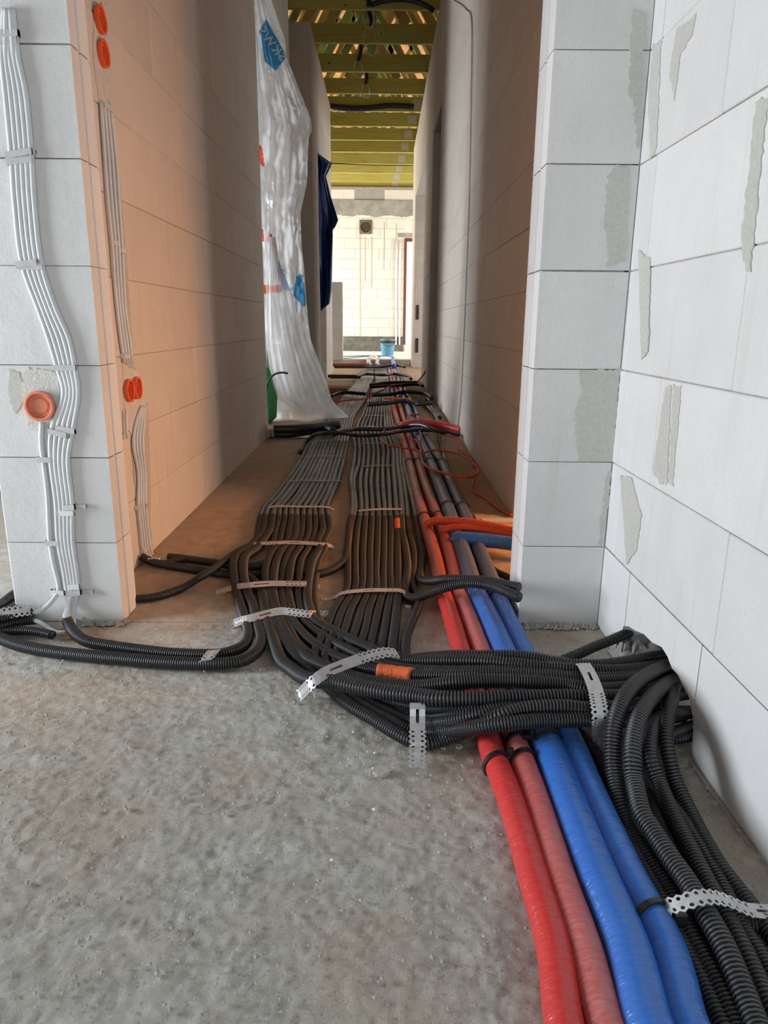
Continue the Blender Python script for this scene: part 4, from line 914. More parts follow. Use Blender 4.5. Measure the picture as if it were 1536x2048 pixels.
def onp(rows, r, y): # point on a pipe centreline at pixel row y
    ys = [q[1] for q in rows][::-1]; xs_ = [q[0] for q in rows][::-1]; return G(float(np.interp(y, ys, xs_)), y, r + .001)
double_clip(onp(red1, .0245, 1530), .0245, onp(red2, .0245, 1524), .0245, (-.30, 1), 'black double pipe clip over the two red pipes in front of the crossing')
double_clip(onp(red2, .0245, 1490), .0245, onp(blu1, .0315, 1492), .0315, (-.30, 1), 'black double pipe clip joining the faded red and thick blue pipes')
double_clip(onp(red1, .0245, 1036), .0245, onp(red2, .0245, 1034), .0245, (-.13, 1), 'black double pipe clip over the red pipes above the branches')
double_clip(onp(blu1, .0315, 1016), .0315, onp(blu2, .0275, 1016), .0275, (-.13, 1), 'black double pipe clip over the blue pipes above the branches')
double_clip(onp(red1, .0245, 926), .0245, onp(red2, .0245, 925), .0245, (-.1, 1), 'black double pipe clip over the red pipes midway down the corridor')
double_clip(onp(blu1, .0315, 926), .0315, onp(blu2, .0275, 926), .0275, (-.1, 1), 'black double pipe clip over the blue pipes midway down the corridor')
pc = onp(blu2, .0275, 1838); e = thing('pipe_clip', 'black single pipe clip over the outer blue pipe by the steel band', 'clip', (pc[0] + .05, pc[1], 0), 'black plastic pipe clips')
arc_band(pc, (-.35, 1), .029, math.radians(-10), math.radians(165), .009, .004, e)
vs, fs = cbox(pc[0] + .028, pc[0] + .048, pc[1] - .012, pc[1] + .006, .001, .046, .002); keep(link('foot', vs, fs, 'clip'), e)
pc = onp(blu2, .0275, 1196); e = thing('pipe_clip', 'black single pipe clip over the outer blue pipe next to the pier', 'clip', (pc[0] + .05, pc[1], 0), 'black plastic pipe clips')
arc_band(pc, (-.2, 1), .029, math.radians(-10), math.radians(165), .009, .004, e)
vs, fs = cbox(pc[0] + .028, pc[0] + .046, pc[1] - .012, pc[1] + .006, .001, .044, .002); keep(link('foot', vs, fs, 'clip'), e)

# ------------------------------------------------------------------ loose cables and cross lines
def cable(rows, r, mat, lab, grp, z=None, name='cable', seg=8, step=.03):
    return tag(tube(name, cpath(rows, z if z is not None else r), r, mat, seg=seg, step=step), lab, 'cable', grp)
OW = 'orange wires trailing over the pipes'
cable([(842, 829), (821, 830), (813, 841), (774, 856), (765, 869), (772, 888), (800, 895), (834, 901), (843, 916), (852, 933), (892, 947), (940, 955), (953, 950)], .0065, 'orange_wire', 'orange wire making the widest loop over the narrower run', OW, .07)
cable([(843, 908), (870, 900), (916, 908), (949, 929), (957, 946), (932, 954), (878, 944), (849, 929), (843, 915)], .0065, 'orange_wire', 'orange wire ring lying across the blue pipes', OW, .075)
cable([(955, 944, .05), (947, 967, .02), (945, 983, .012), (970, 996, .012), (1003, 1021, .012), (1024, 1031, .012)], .0055, 'orange_wire', 'orange wire creeping along the floor to the doorway edge', OW, .012)
cable([(839, 862), (842, 872), (832, 885), (823, 882), (827, 878), (837, 888), (843, 906)], .0065, 'orange_wire', 'small orange wire curl on the blue pipes', OW, .075)
cable([(847, 856), (886, 864), (915, 880, .03), (918, 898, .012), (940, 916, .012), (948, 935, .012)], .0065, 'orange_wire', 'orange wire running down beside the wall foot', OW, .06)
KG = 'cables crossing the corridor'
cable([(538, 858), (580, 858), (620, 856), (655, 852), (678, 850)], .032, 'blackpvc', 'fat black sleeve lying across from the film doorway', KG, .075, seg=12)
cable([(538, 868, .03), (580, 868, .03), (620, 863, .04), (650, 858, .06), (668, 862, .06)], .028, 'blackpvc', 'second fat black sleeve under the first by the film doorway', KG, .035, seg=12)
cable([(600, 905, .015), (612, 884, .04), (625, 872), (650, 866), (688, 867), (715, 871), (766, 869), (799, 863), (843, 860), (888, 863), (918, 870, .03)], .014, 'blackpvc', 'black cable reaching right across both runs and all pipes', KG, .08, seg=10)
cable([(665, 869, .05), (688, 863), (711, 858), (766, 858), (810, 852), (843, 850, .10), (866, 859, .08), (890, 866, .05)], .017, 'conduit_far', 'grey-black conduit weaving over both runs beside the long cable', KG, .075, seg=10)
o = tube('insulated_pipe', cpath([(800, 852, .07), (812, 850, .08), (834, 844, .10), (866, 848, .08), (908, 857, .06), (925, 861, .06)], .07), .030, 'pipe_red', seg=14); tag(o, 'short dark red pipe arching over the others into the right wall', 'pipe')
o = tube('insulated_pipe', cpath([(640, 782), (694, 781)], .05), .035, 'pipe_red_far', seg=12, step=.1); tag(o, 'dark red pipe crossing from beside the film hem', 'pipe')
o = tube('insulated_pipe', cpath([(655, 730), (700, 730), (735, 731), (772, 733)], .05), .035, 'pipe_red_far', seg=12, step=.2); tag(o, 'dark red pipe crossing at the corridor mouth', 'pipe')
o = tube('insulated_pipe', cpath([(660, 716), (700, 715), (737, 714), (777, 715), (785, 722), (788, 732)], .10), .040, 'pipe_blue', seg=12, step=.1); tag(o, 'blue pipe turning left in front of the foam boards', 'pipe')
for k, (rows, r, z, lab) in enumerate([
    ([(735, 809), (777, 806), (810, 802), (839, 808), (863, 806)], .022, .08, 'black cable crossing behind the film hem, the first of five'),
    ([(660, 793), (688, 785), (731, 788)], .020, .07, 'short black cable arching over the wider run near the second doorway'),
    ([(738, 790), (777, 789), (810, 784), (843, 786), (864, 796)], .022, .08, 'black cable crossing toward the rubble in the right doorway'),
    ([(741, 770), (772, 766), (799, 765), (834, 765)], .022, .09, 'black cable crossing between the doorways'),
    ([(740, 774), (790, 771), (835, 769), (846, 772)], .020, .07, 'second black cable crossing between the doorways'),
    ([(655, 752), (711, 752), (733, 748), (766, 750), (788, 748), (815, 752), (822, 758)], .022, .08, 'long black cable crossing at the tarpaulin'),
    ([(660, 755), (700, 755), (722, 755)], .018, .04, 'grey-black cable lying beside the long crossing cable'),
    ([(668, 734), (700, 734), (728, 734), (772, 732), (790, 730), (810, 734)], .024, .08, 'black cable crossing near the corridor mouth'),
    ([(662, 719), (690, 719), (711, 717), (740, 715), (760, 716)], .035, .10, 'thick black cable crossing in front of the foam boards')]):
    cable(rows, r, 'blackpvc', lab, KG, z)
cable([(735, 792, .08), (760, 782, .09), (790, 770, .09), (830, 766, .08), (845, 752, .2), (850, 742, .35)], .009, 'orange_wire', 'orange wire rising at the right doorway jamb', OW)
cable([(660, 806, .05), (700, 800, .06), (735, 797, .08), (742, 788, .08)], .009, 'orange_wire', 'orange wire zigzagging over the wider run by the film hem', OW)
cable([(768, 797, .08), (800, 797, .09), (825, 799, .09)], .009, 'orange_wire', 'orange wire lying straight over the far pipes', OW)
cable([(880, 835, .02), (868, 822), (862, 812), (858, 800), (850, 790)], .018, 'conduit_far', 'dusty conduit curving by the right wall toward the first doorway', KG, .018)
# fat sleeves' strap at the doorway
gstrap([(540, 850, .11), (540, 858, .115), (541, 868, .06), (542, 874, .01)], .05, (1, 0, 0), 'strap', 'strap end hugging the fat sleeves beside the film doorway', plain=(0, 0))
# rubble sack in the far right doorway
o = lumpy('rubble_heap', [tuple(G(848, 800)[:2]), tuple(G(864, 786)[:2])], .0, 'plaster', None, 60, .07, 77); tag(o, 'small heap of pale rubble in the first right-hand opening', 'rubble', kind='stuff')

# ------------------------------------------------------------------ cables on the left pier
CB = [(14, 8, 26), (68, 2, 34), (116, 0, 40), (180, 5, 55), (317, 18, 68), (401, 24, 73), (529, 40, 88), (620, 73, 117), (676, 92, 142), (731, 109, 153), (786, 124, 160), (859, 98, 151), (917, 97, 140), (1005, 108, 148), (1083, 113, 149), (1150, 126, 158), (1180, 130, 160)]
WG = 'white cables on the front of the pier'
names5 = ['outermost', 'second', 'middle', 'fourth', 'innermost']
for i in range(5):
    pts = []
    for y, a_, b_ in CB:
        w_ = (b_ - a_) / 5; pts.append(AY(a_ + (i + .5) * w_, y, YF - .0075 - (.004 if (i % 2 and y < 80) else 0)))
    if i < 3: pts += [AY(138 - i, 1212, YF - .02), G(133 - i * 2, 1236, .03 + .01)]
    else: pts += [AY(148 + 3 * i - 12, 1215, YF - .01), G(140 + (i - 3) * 7, 1262, .006)]
    o = tube('cable', pts, .0066, 'cable', seg=10, step=.01, ref=(0, 1, 0))
    tag(o, 'white flat cable snaking down the pier, %s counting toward the corridor' % names5[i], 'cable', WG)
o = tube('cable', [AY(x, y, YF - .0075) for x, y in ((84, 842), (82, 880), (86, 917), (92, 960), (96, 1005), (98, 1050), (100, 1083), (108, 1130), (117, 1165), (118, 1182))] + [AY(105, 1201, YF - .03), G(82, 1222, .052), G(62, 1226, .05)], .0066, 'cable', seg=10, step=.01, ref=(0, 1, 0)); tag(o, 'white cable dropping from the orange box and curling into a conduit stub', 'cable', WG)
o = tube('cable', [G(66, 1240, .034), G(80, 1244, .03), G(96, 1256, .012), G(118, 1266, .006), G(140, 1262, .006)], .006, 'cable', seg=8, step=.01); tag(o, 'pale cable end lying on the screed out of the open stub', 'cable', WG)
def clipband(x0, x1, y, lab, tail_=0, slant=0, d=.016):
    p0 = AY(x0, y, YF); p1 = AY(x1, y + slant, YF); e = thing('cable_clip', lab, 'clip', (p0[0], YF, p0[2]), 'tin cable clips on the pier')
    h = .0075
    sl = (p1[2] - p0[2]) / (p1[0] - p0[0])
    def Zs(x, dz): return p0[2] + (x - p0[0]) * sl + dz
    v = []
    xs_ = [(p0[0] - .004, YF - .001), (p0[0] - .004, YF - d), (p1[0] + .004, YF - d), (p1[0] + .004, YF - .001)]
    vs = [(x, y_, Zs(x, dz)) for dz in (-h, h) for x, y_ in xs_] + [(x, y_ - .0015, Zs(x, dz)) for dz in (-h, h) for x, y_ in xs_]
    fs = []
    for k in range(3): fs += [(k, k + 1, 4 + k + 1, 4 + k), (8 + k, 12 + k, 12 + k + 1, 8 + k + 1), (k, 8 + k, 8 + k + 1, k + 1), (4 + k, 4 + k + 1, 12 + k + 1, 12 + k)]
    keep(link('band', vs, fs, 'white' if tail_ == 0 else 'steel_clip'), e)
    if tail_:
        q = AY(x1 + tail_, y + slant, YF)
        vs, fs = cbox(p1[0], q[0], YF - .006, YF - .001, Zs(p1[0], -h * .7), Zs(p1[0], h * .7), .0005); keep(link('tail', vs, fs, 'steel_clip'), e)
        vs, fs = cbox(q[0] - .003, q[0], YF - .013, YF - .001, Zs(p1[0], -h), Zs(p1[0], h), .0005); keep(link('bent_tip', vs, fs, 'steel_clip'), e)
clipband(0, 38, 74, 'tin clip topmost on the pier cables', 3, -4); clipband(0, 36, 88, 'tin clip just under the topmost one', 1, -4, .014)
clipband(20, 66, 313, 'tin clip with a bright bent tip at the third block joint', 7, -8); clipband(22, 66, 326, 'tin clip just below the one with the bright tip', 1, -5, .014)
clipband(40, 76, 530, 'tin clip slightly skewed above the cable bend, upper', 1, -4); clipband(44, 87, 534, 'tin clip slightly skewed above the cable bend, lower', 1, 0, .014)
clipband(112, 153, 735, 'tin clip across all cables level with the box top', 2, 0)
clipband(104, 135, 861, 'tin clip tilted over the cables below the box', 1, 8); clipband(118, 150, 855, 'tin clip beside the tilted one below the box', 1, 6, .014)
clipband(80, 102, 918, 'tin clip on the cable dropping from the box', 1, 0, .013)
clipband(134, 150, 1012, 'tin clip with a long tail halfway down the cables', 24, 0); clipband(124, 148, 1024, 'tin clip without tail halfway down the cables', 0, 0, .014)
clipband(98, 118, 1084, 'tin clip above the floor on the outer cables', 1, 0, .013)
clipband(142, 160, 1170, 'tin clip low on the inner cables', 0, 0); clipband(142, 162, 1184, 'tin clip lowest with a tail toward the corridor', 26, -2)
clipband(109, 130, 1181, 'white cable tie around the two outer cables near the floor', 0, 1, .018)
# socket boxes
def socket(c, nrm, r, mat, lab, ticks=0, grp='orange socket boxes'):
    c = np.array(c, float); n_ = _n(np.array(nrm, float)); up = np.array([0, 0, 1.]); s = _n(np.cross(up, n_))
    e = thing('socket_box', lab, 'socket box', c, grp)
    def rings(prof, name, m, seg=28, cap=False):
        vs = []; fs = []
        for rr_, d in prof: vs += [c + (s * math.cos(k * 2 * math.pi / seg) + up * math.sin(k * 2 * math.pi / seg)) * rr_ + n_ * d for k in range(seg)]
        for q in range(len(prof) - 1): fs += [(q * seg + k, q * seg + (k + 1) % seg, (q + 1) * seg + (k + 1) % seg, (q + 1) * seg + k) for k in range(seg)]
        if cap: fs.append(tuple(range((len(prof) - 1) * seg, len(prof) * seg)))
        return keep(link(name, vs, fs, m), e)
    rings([(r * .80, -.002), (r * .80, .009), (r * .86, .011), (r, .010), (r, .0), (r * .93, -.004)], 'rim', mat)
    rings([(r * .82, .005), (r * .78, -.001), (r * .50, -.001), (r * .48, .001), (r * .2, .001), (r * .05, .001)], 'cover', mat, cap=True)
    for k in range(ticks):
        a_ = k * math.pi / 2
        d1 = s * math.cos(a_) + up * math.sin(a_)
        vs = [c + d1 * t_ * r + n_ * h + np.cross(d1, n_) * w_ for t_ in (-.5, .5) for h, w_ in ((.001, -.0015), (.012, 0), (.001, .0015))]
        keep(link('wire', vs, [(0, 1, 4, 3), (1, 2, 5, 4), (0, 3, 5, 2)], mat), e)
    return e
pb = AY(84, 811, YF)
socket((pb[0], YF - .009, pb[2]), (0, -1, 0), .040, 'orange_box_old', 'dusty orange round socket box on the front of the cabled pier')
for (px, py, lab) in ((195, 39, 'upper orange socket box near the top of the wire chase'), (201, 107, 'orange socket box directly under the topmost one'), (253, 781, 'orange socket box of the low pair, nearer the pier'), (269, 776, 'orange socket box of the low pair, deeper in the corridor')):
    p = AX(px, py, XL); socket((XL + .006, p[1], p[2]), (1, 0, 0), .0385, 'orange_box', lab, 2)
# plaster around boxes, thin irregular plates
def plate(poly, ax, pos, th, mat, parent, seed=1, jit=.004, name='mortar_smear'):
    """poly in wall plane coordinates; resampled, jittered"""
    rr = random.Random(seed); out = []
    n = len(poly)
    for i in range(n):
        a_ = np.array(poly[i]); b_ = np.array(poly[(i + 1) % n]); k = max(1, int(np.linalg.norm(b_ - a_) / .009))
        for j in range(k):
            q = a_ + (b_ - a_) * j / k; out.append((q[0] + rr.uniform(-jit, jit), q[1] + rr.uniform(-jit, jit)))
    vs, fs = prism(out, ax, pos, pos + th)
    o = link(name, vs, fs, mat, parent); return o
def plate_px(pxs, ax, pos, th, mat, parent, **k):
    f = AX if ax == 0 else AY; pts = [f(x, y, pos) for x, y in pxs]
    poly = [(p[1], p[2]) if ax == 0 else (p[0], p[2]) for p in pts]
    return plate(poly, ax, pos, th, mat, parent, **k)
pierL = bpy.data.objects['wall_left_pier']; pierR = bpy.data.objects['wall_right_pier']; wlO = bpy.data.objects['wall_left']; wf = bpy.data.objects['wall_right_front']
plate_px([(55, 736), (100, 740), (118, 760), (120, 840), (100, 862), (60, 862), (48, 820), (40, 770)], 1, YF - .0035, .003, 'plaster', pierL, seed=2, name='plaster_patch')
plate_px([(18, 738), (40, 745), (46, 800), (30, 830), (16, 790)], 1, YF - .003, .003, 'smear', pierL, seed=3, name='plaster_patch')
plate_px([(188, 5), (214, 10), (222, 150), (224, 215), (196, 200), (184, 100)], 0, XL, .003, 'plaster', wlO, seed=4, name='plaster_patch')
plate_px([(244, 730), (272, 740), (284, 770), (290, 815), (262, 870), (250, 850), (246, 790)], 0, XL, .003, 'plaster', wlO, seed=5, name='plaster_patch')
for (a_, lab) in (([(196, 205), (223, 212), (236, 330), (250, 490), (268, 740), (250, 728), (225, 490), (206, 330)], 'chase'), ([(264, 815), (294, 805), (298, 880), (300, 960), (300, 1040), (306, 1108), (284, 1112), (272, 1000), (262, 900)], 'chase')):
    plate_px(a_, 0, XL, .0022, 'mortar', wlO, seed=6, name='chase_fill', jit=.003)
# chase cables
CH = [(203, 199, 222), (317, 206, 236), (410, 213, 242), (488, 221, 247), (560, 226, 250), (620, 232, 253), (687, 240, 263), (728, 247, 266)]
CH2 = [(812, 282, 293), (845, 270, 290), (877, 264, 288), (905, 266, 289), (930, 272, 291), (960, 275, 293), (1005, 274, 293), (1060, 279, 298), (1099, 283, 304), (1113, 287, 309)]
XG = 'white cables on the corridor wall'
for i in range(4):
    pts = [AX(a_ + (b_ - a_) * (i + .5) / 4, y, XL + .009) for y, a_, b_ in CH]
    tag(tube('cable', pts, .0058, 'cable', seg=8, step=.02, ref=(1, 0, 0)), 'thin white cable between the socket box pairs on the corridor wall, %s from the pier' % ORD[i], 'cable', XG)
    pts = [AX(a_ + (b_ - a_) * (i + .5) / 4, y, XL + .009) for y, a_, b_ in CH2] + [G(300 + i * 6, 1119, .03)]
    tag(tube('cable', pts, .0058, 'cable', seg=8, step=.02, ref=(1, 0, 0)), 'thin white cable below the low box pair, %s from the pier' % ORD[i], 'cable', XG)
tag(tube('cable', [AX(x, y, XL + .012) for x, y in ((252, 818), (253, 850), (254, 880))], .005, 'cable', seg=8, step=.02, ref=(1, 0, 0)), 'short white cable straight under the low box pair', 'cable', XG)
def chclip(x, y, w_, lab):
    p = AX(x, y, XL); vs, fs = cbox(XL, XL + .017, p[1] - w_, p[1] + w_, p[2] - .008, p[2] + .008, .001); tag(link('cable_clip', vs, fs, 'steel_clip'), lab, 'clip', 'tin clips on the corridor wall')
chclip(208, 214, .035, 'tin clip at the upper end of the corridor wall cables'); chclip(222, 486, .018, 'tin clip left half way down the corridor wall cables'); chclip(238, 502, .018, 'tin clip slightly lower half way down the corridor wall cables')
chclip(244, 712, .02, 'tin clip over the cables just above the low boxes'); chclip(259, 688, .018, 'tin clip above and beside the one over the low boxes'); chclip(272, 1014, .016, 'tin clip near the floor on the first chase cables'); chclip(288, 1009, .016, 'tin clip near the floor on the deeper chase cables'); chclip(283, 1100, .018, 'tin clip where the chase cables meet the conduit')
# a thin cable down the right corridor wall
tag(tube('cable', [AX(x, y, XR - .008) for x, y in ((862, -30), (905, 0), (932, 20), (943, 45), (942, 200), (938, 400), (932, 560), (926, 700), (921, 800), (914, 862))], .006, 'cable', seg=8, step=.03, ref=(1, 0, 0)), 'thin grey cable hanging down the bare corridor wall to the floor', 'cable')

# mortar smears of the front right wall and pier
for k, px in enumerate([
    [(1262, 20), (1292, 30), (1284, 240), (1276, 300), (1268, 200), (1258, 190)],
    [(1236, 330), (1256, 335), (1250, 520), (1215, 530), (1214, 470), (1206, 440), (1215, 350)],
    [(1154, 742), (1240, 738), (1228, 920), (1160, 925), (1152, 880), (1150, 830), (1164, 775)],
    [(1212, 945), (1226, 940), (1204, 1090), (1196, 1090), (1205, 1010)]]):
    plate_px(px, 1, YF - .0030, .0026, 'smear', pierR, seed=20 + k, jit=.005)
for k, px in enumerate([
    [(1305, 90), (1322, 85), (1312, 300), (1300, 320), (1296, 200)], [(1352, 60), (1390, 30), (1385, 70), (1360, 110), (1348, 200), (1338, 150)],
    [(1510, 200), (1536, 190), (1512, 420), (1500, 540), (1490, 540), (1482, 470), (1502, 300)],
    [(1330, 775), (1342, 770), (1334, 970), (1318, 965), (1305, 945)], [(1346, 768), (1362, 770), (1345, 975), (1336, 960)],
    [(1240, 950), (1262, 955), (1282, 1030), (1272, 1100), (1252, 1130), (1248, 1050)], [(1276, 20 + 480), (1300, 520), (1296, 700), (1282, 720)],
    [(1240, 1262), (1222, 1268), (1226, 1280), (1240, 1285)]]):
    plate_px(px, 0, XF - .0026, .0026, 'smear', wf, seed=40 + k, jit=.004)

# ------------------------------------------------------------------ film, tarp, green sack
def inpoly(x, y, poly):
    ins = np.zeros_like(x, bool); n = len(poly); j = n - 1
    for i in range(n):
        xi, yi = poly[i]; xj, yj = poly[j]
        c = ((yi > y) != (yj > y)) & (x < (xj - xi) * (y - yi) / (yj - yi + 1e-9) + xi); ins ^= c; j = i
    return ins
LE = [(-60, 502), (0, 503), (300, 511), (560, 518), (700, 524), (800, 530), (846, 552)]
RE = [(-60, 512), (0, 530), (60, 552), (115, 573), (238, 622), (262, 623), (276, 617), (364, 614), (427, 601), (490, 603), (544, 609), (618, 614), (678, 621), (720, 636), (768, 655), (801, 664), (820, 682), (834, 698), (846, 640)]
rows_ = np.concatenate([np.arange(-60, 838, 3.0), [840, 843, 846]]); nu = 90
PXx = []; V = []
for y in rows_:
    xl = np.interp(y, *zip(*LE)); xr_ = np.interp(y, *zip(*RE)); q = np.linspace(0, 1, nu)
    k = max(0, (y - 560) / 286.0)
    Yb = 5.50 + .25 * max(0, y) / 846 + .55 * k ** 2
    xx = xl + (xr_ - xl) * q
    ph = y * .004
    fold = .030 * np.sin(q * 23 + ph * 2) + .022 * np.sin(q * 41 - ph * 3) + .035 * np.sin(q * 9 + ph * 4 + 1) * np.sin(y * .021)
    xx_ = xx * .9 + y * .12; yy_ = np.full_like(xx, y)
    fold = .30 * fold + .12 * (vnoise(xx_ + 500, yy_ * .35 + 100, .045, 61) - .5) + .035 * (vnoise(xx_ + 500, yy_ * .5 + 300, .11, 62) - .5) + .010 * (vnoise(xx_ + 900, yy_ + 300, .22, 63) - .5) + .14 * k * np.sin(q * 6 + 1)
    for x_, f_ in zip(xx, fold):
        p = AY(x_, y, Yb + f_); p[2] = max(p[2], .006); V.append(p); PXx.append((x_, y))
V = np.array(V); PXx = np.array(PXx); nr = len(rows_)
ii = np.arange(nr * nu).reshape(nr, nu); Fq = np.stack([ii[:-1, :-1], ii[1:, :-1], ii[1:, 1:], ii[:-1, 1:]], -1).reshape(-1, 4)
cx_ = PXx[Fq].mean(1); mid_ = np.zeros(len(Fq), int)
for poly, m_ in (([(532, 38), (574, 112), (552, 142), (529, 123), (520, 59)], 1), ([(592, 552), (605, 549), (612, 612), (603, 614), (600, 605), (587, 592)], 1), ([(553, 528), (558, 522), (582, 582), (565, 580), (560, 550)], 1),
                 ([(510, 568), (545, 572), (561, 569), (565, 583), (550, 585), (510, 589)], 2), ([(547, 474), (550, 471), (556, 515), (552, 520)], 2), ([(510, 459), (527, 460), (529, 482), (510, 484)], 3), ([(539, 467), (544, 467), (546, 485), (542, 503), (540, 490)], 3),
                 ([(514, 290), (524, 293), (530, 335), (522, 330), (518, 318), (514, 316)], 3), ([(555, 534), (560, 548), (560, 565), (556, 556)], 3)):
    mid_[inpoly(cx_[:, 0], cx_[:, 1], poly)] = m_
film = link('plastic_film', V, Fq, 'film', smooth=True, mats=['film', 'p_blue', 'p_orange', 'p_red'], mids=mid_)
tag(film, 'crumpled clear plastic film with blue and orange print hanging in the doorway', 'plastic sheet')
# folded-over layer of the film (front flap)
FL = [(470, 540, 549), (520, 535, 560), (600, 532, 588), (640, 532, 603), (690, 534, 618), (740, 540, 640), (800, 560, 664), (830, 600, 690)]
V2 = []; r2 = np.arange(474, 832, 4.0); n2 = 40
for y in r2:
    xl = np.interp(y, [a_[0] for a_ in FL], [a_[1] for a_ in FL]); xr_ = np.interp(y, [a_[0] for a_ in FL], [a_[2] for a_ in FL]); k = max(0, (y - 560) / 286.0); Yb = 5.44 + .25 * y / 846 + .55 * k ** 2
    for q in np.linspace(0, 1, n2):
        p = AY(xl + (xr_ - xl) * q, y, Yb - .03 + .025 * math.sin(q * 17 + y * .012) + .02 * math.sin(q * 31)); p[2] = max(p[2], .012); V2.append(p)
ii = np.arange(len(r2) * n2).reshape(len(r2), n2); Fq = np.stack([ii[:-1, :-1], ii[1:, :-1], ii[1:, 1:], ii[:-1, 1:]], -1).reshape(-1, 4)
fo = link('fold', V2, Fq, 'film', film, smooth=True)
def text(s, loc, size, rot, mat, parent, mirror=True, name='lettering'):
    cu = bpy.data.curves.new(name, 'FONT'); cu.body = s; cu.size = size; cu.extrude = .001; cu.align_x = 'CENTER'; cu.align_y = 'CENTER'; cu.space_character = 1.1
    o = bpy.data.objects.new('tmp', cu); C.objects.link(o); bpy.context.view_layer.update()
    me = bpy.data.meshes.new_from_object(o); bpy.data.objects.remove(o)
    o = bpy.data.objects.new(name, me); C.objects.link(o)
    mt = Matrix.Translation(Vector(loc)) @ Matrix.Rotation(math.pi / 2, 4, 'X') @ Matrix.Rotation(rot, 4, 'Z') @ Matrix.Diagonal((-1 if mirror else 1, 1, 1, 1))
    me.transform(mt); me.materials.clear(); me.materials.append(MAT[mat]); o.parent = parent; return o
MAT['letter'] = simple('pale_print', (.62, .72, .8), .5)
text('SKWS', AY(544, 88, 5.42), .085, math.radians(-50), 'letter', film)
text('SWK', AY(566, 553, 5.52), .060, math.radians(-88), 'letter', film)
# tarp
TP = [(634, 306), (664, 328), (651, 353), (656, 372), (660, 390), (668, 415), (676, 440), (671, 452), (665, 460), (665, 500), (664, 580), (660, 607), (642, 621), (640, 560), (638, 470), (637, 400), (636, 350)]
rT = np.arange(306, 622, 3.0); V3 = []; nT = 26; tid = []
tl = [(306, 634), (350, 636), (400, 637), (470, 638), (560, 640), (621, 642)]; tr_ = [(306, 634.5), (328, 664), (353, 651), (372, 656), (390, 660), (415, 668), (440, 676), (452, 671), (460, 665), (500, 665), (580, 664), (607, 660), (621, 643)]
for y in rT:
    a_ = np.interp(y, *zip(*tl)); b_ = np.interp(y, *zip(*tr_))
    for q in np.linspace(0, 1, nT):
        V3.append(AY(a_ + (b_ - a_) * q, y, 10.35 + .07 * math.sin(q * 7 + y * .02) + .03 * math.sin(q * 19 - y * .01)))
ii = np.arange(len(rT) * nT).reshape(len(rT), nT); Fq = np.stack([ii[:-1, :-1], ii[1:, :-1], ii[1:, 1:], ii[:-1, 1:]], -1).reshape(-1, 4)
q_ = np.tile(np.arange(nT - 1), len(rT) - 1); rr_ = np.repeat(np.arange(len(rT) - 1), nT - 1)
mids = ((q_ > nT - 4) & (rr_ < 18)).astype(int)
tarp = link('tarpaulin', V3, Fq, 'tarp', smooth=True, mats=['tarp', 'tarp_hem'], mids=mids); tarp.modifiers.new('t', 'SOLIDIFY').thickness = .004
tag(tarp, 'dark blue tarpaulin hung by its eyelet corner over the second doorway', 'tarpaulin')
pe = AY(661, 327, 10.22)
vs = []; a = np.linspace(0, 2 * math.pi, 17)[:-1]
for r_, y_ in ((.012, -.004), (.026, -.004), (.026, .004), (.012, .004)): vs += [(pe[0] + r_ * math.cos(q), pe[1] + y_, pe[2] + r_ * math.sin(q)) for q in a]
link('eyelet', vs, [(k * 16 + i, k * 16 + (i + 1) % 16, ((k + 1) % 4) * 16 + (i + 1) % 16, ((k + 1) % 4) * 16 + i) for k in range(4) for i in range(16)], 'steel_clip', tarp)
# cord from the eyelet to the wall
tag(tube('cord', [AY(664, 327, 10.22), AY(745, 330, 10.6), AY(826, 331, 10.9)], .006, 'blackpvc', seg=6, step=.1), 'thin dark cord stretched from the tarpaulin corner across the corridor', 'cord')
# green sack behind the film
gs = thing('green_sack', 'green plastic sack standing behind the film in the doorway', 'sack', (-1.05, 6.15, 0))
n = 14; vs = []; fs = []
for k, (z, r_) in enumerate(((0, .12), (.05, .16), (.25, .17), (.5, .15), (.7, .13), (.82, .07), (.86, .05))):
    for j in range(n): q = j * 2 * math.pi / n; rr_ = r_ * (1 + .08 * math.sin(j * 2.3 + k)); vs.append((-1.08 + rr_ * math.cos(q), 6.15 + rr_ * math.sin(q), z))
for k in range(6): fs += [(k * n + j, k * n + (j + 1) % n, (k + 1) * n + (j + 1) % n, (k + 1) * n + j) for j in range(n)]
fs += [tuple(range(n))[::-1], tuple(range(6 * n, 7 * n))]
keep(link('body', vs, fs, 'green', smooth=True), gs)
vs, fs = prism([(-1.08 + .03 * math.cos(q * math.pi / 4), 6.15 + .03 * math.sin(q * math.pi / 4)) for q in range(8)], 2, .86, .93); keep(link('neck', vs, fs, 'green'), gs)
tag(tube('cable', [AY(x, y, 5.7) for x, y in ((532, 800), (536, 765), (547, 750), (562, 745), (577, 747))], .008, 'blackpvc', seg=8, step=.02, ref=(0, 1, 0)), 'black cable end arching up in front of the film', 'cable')
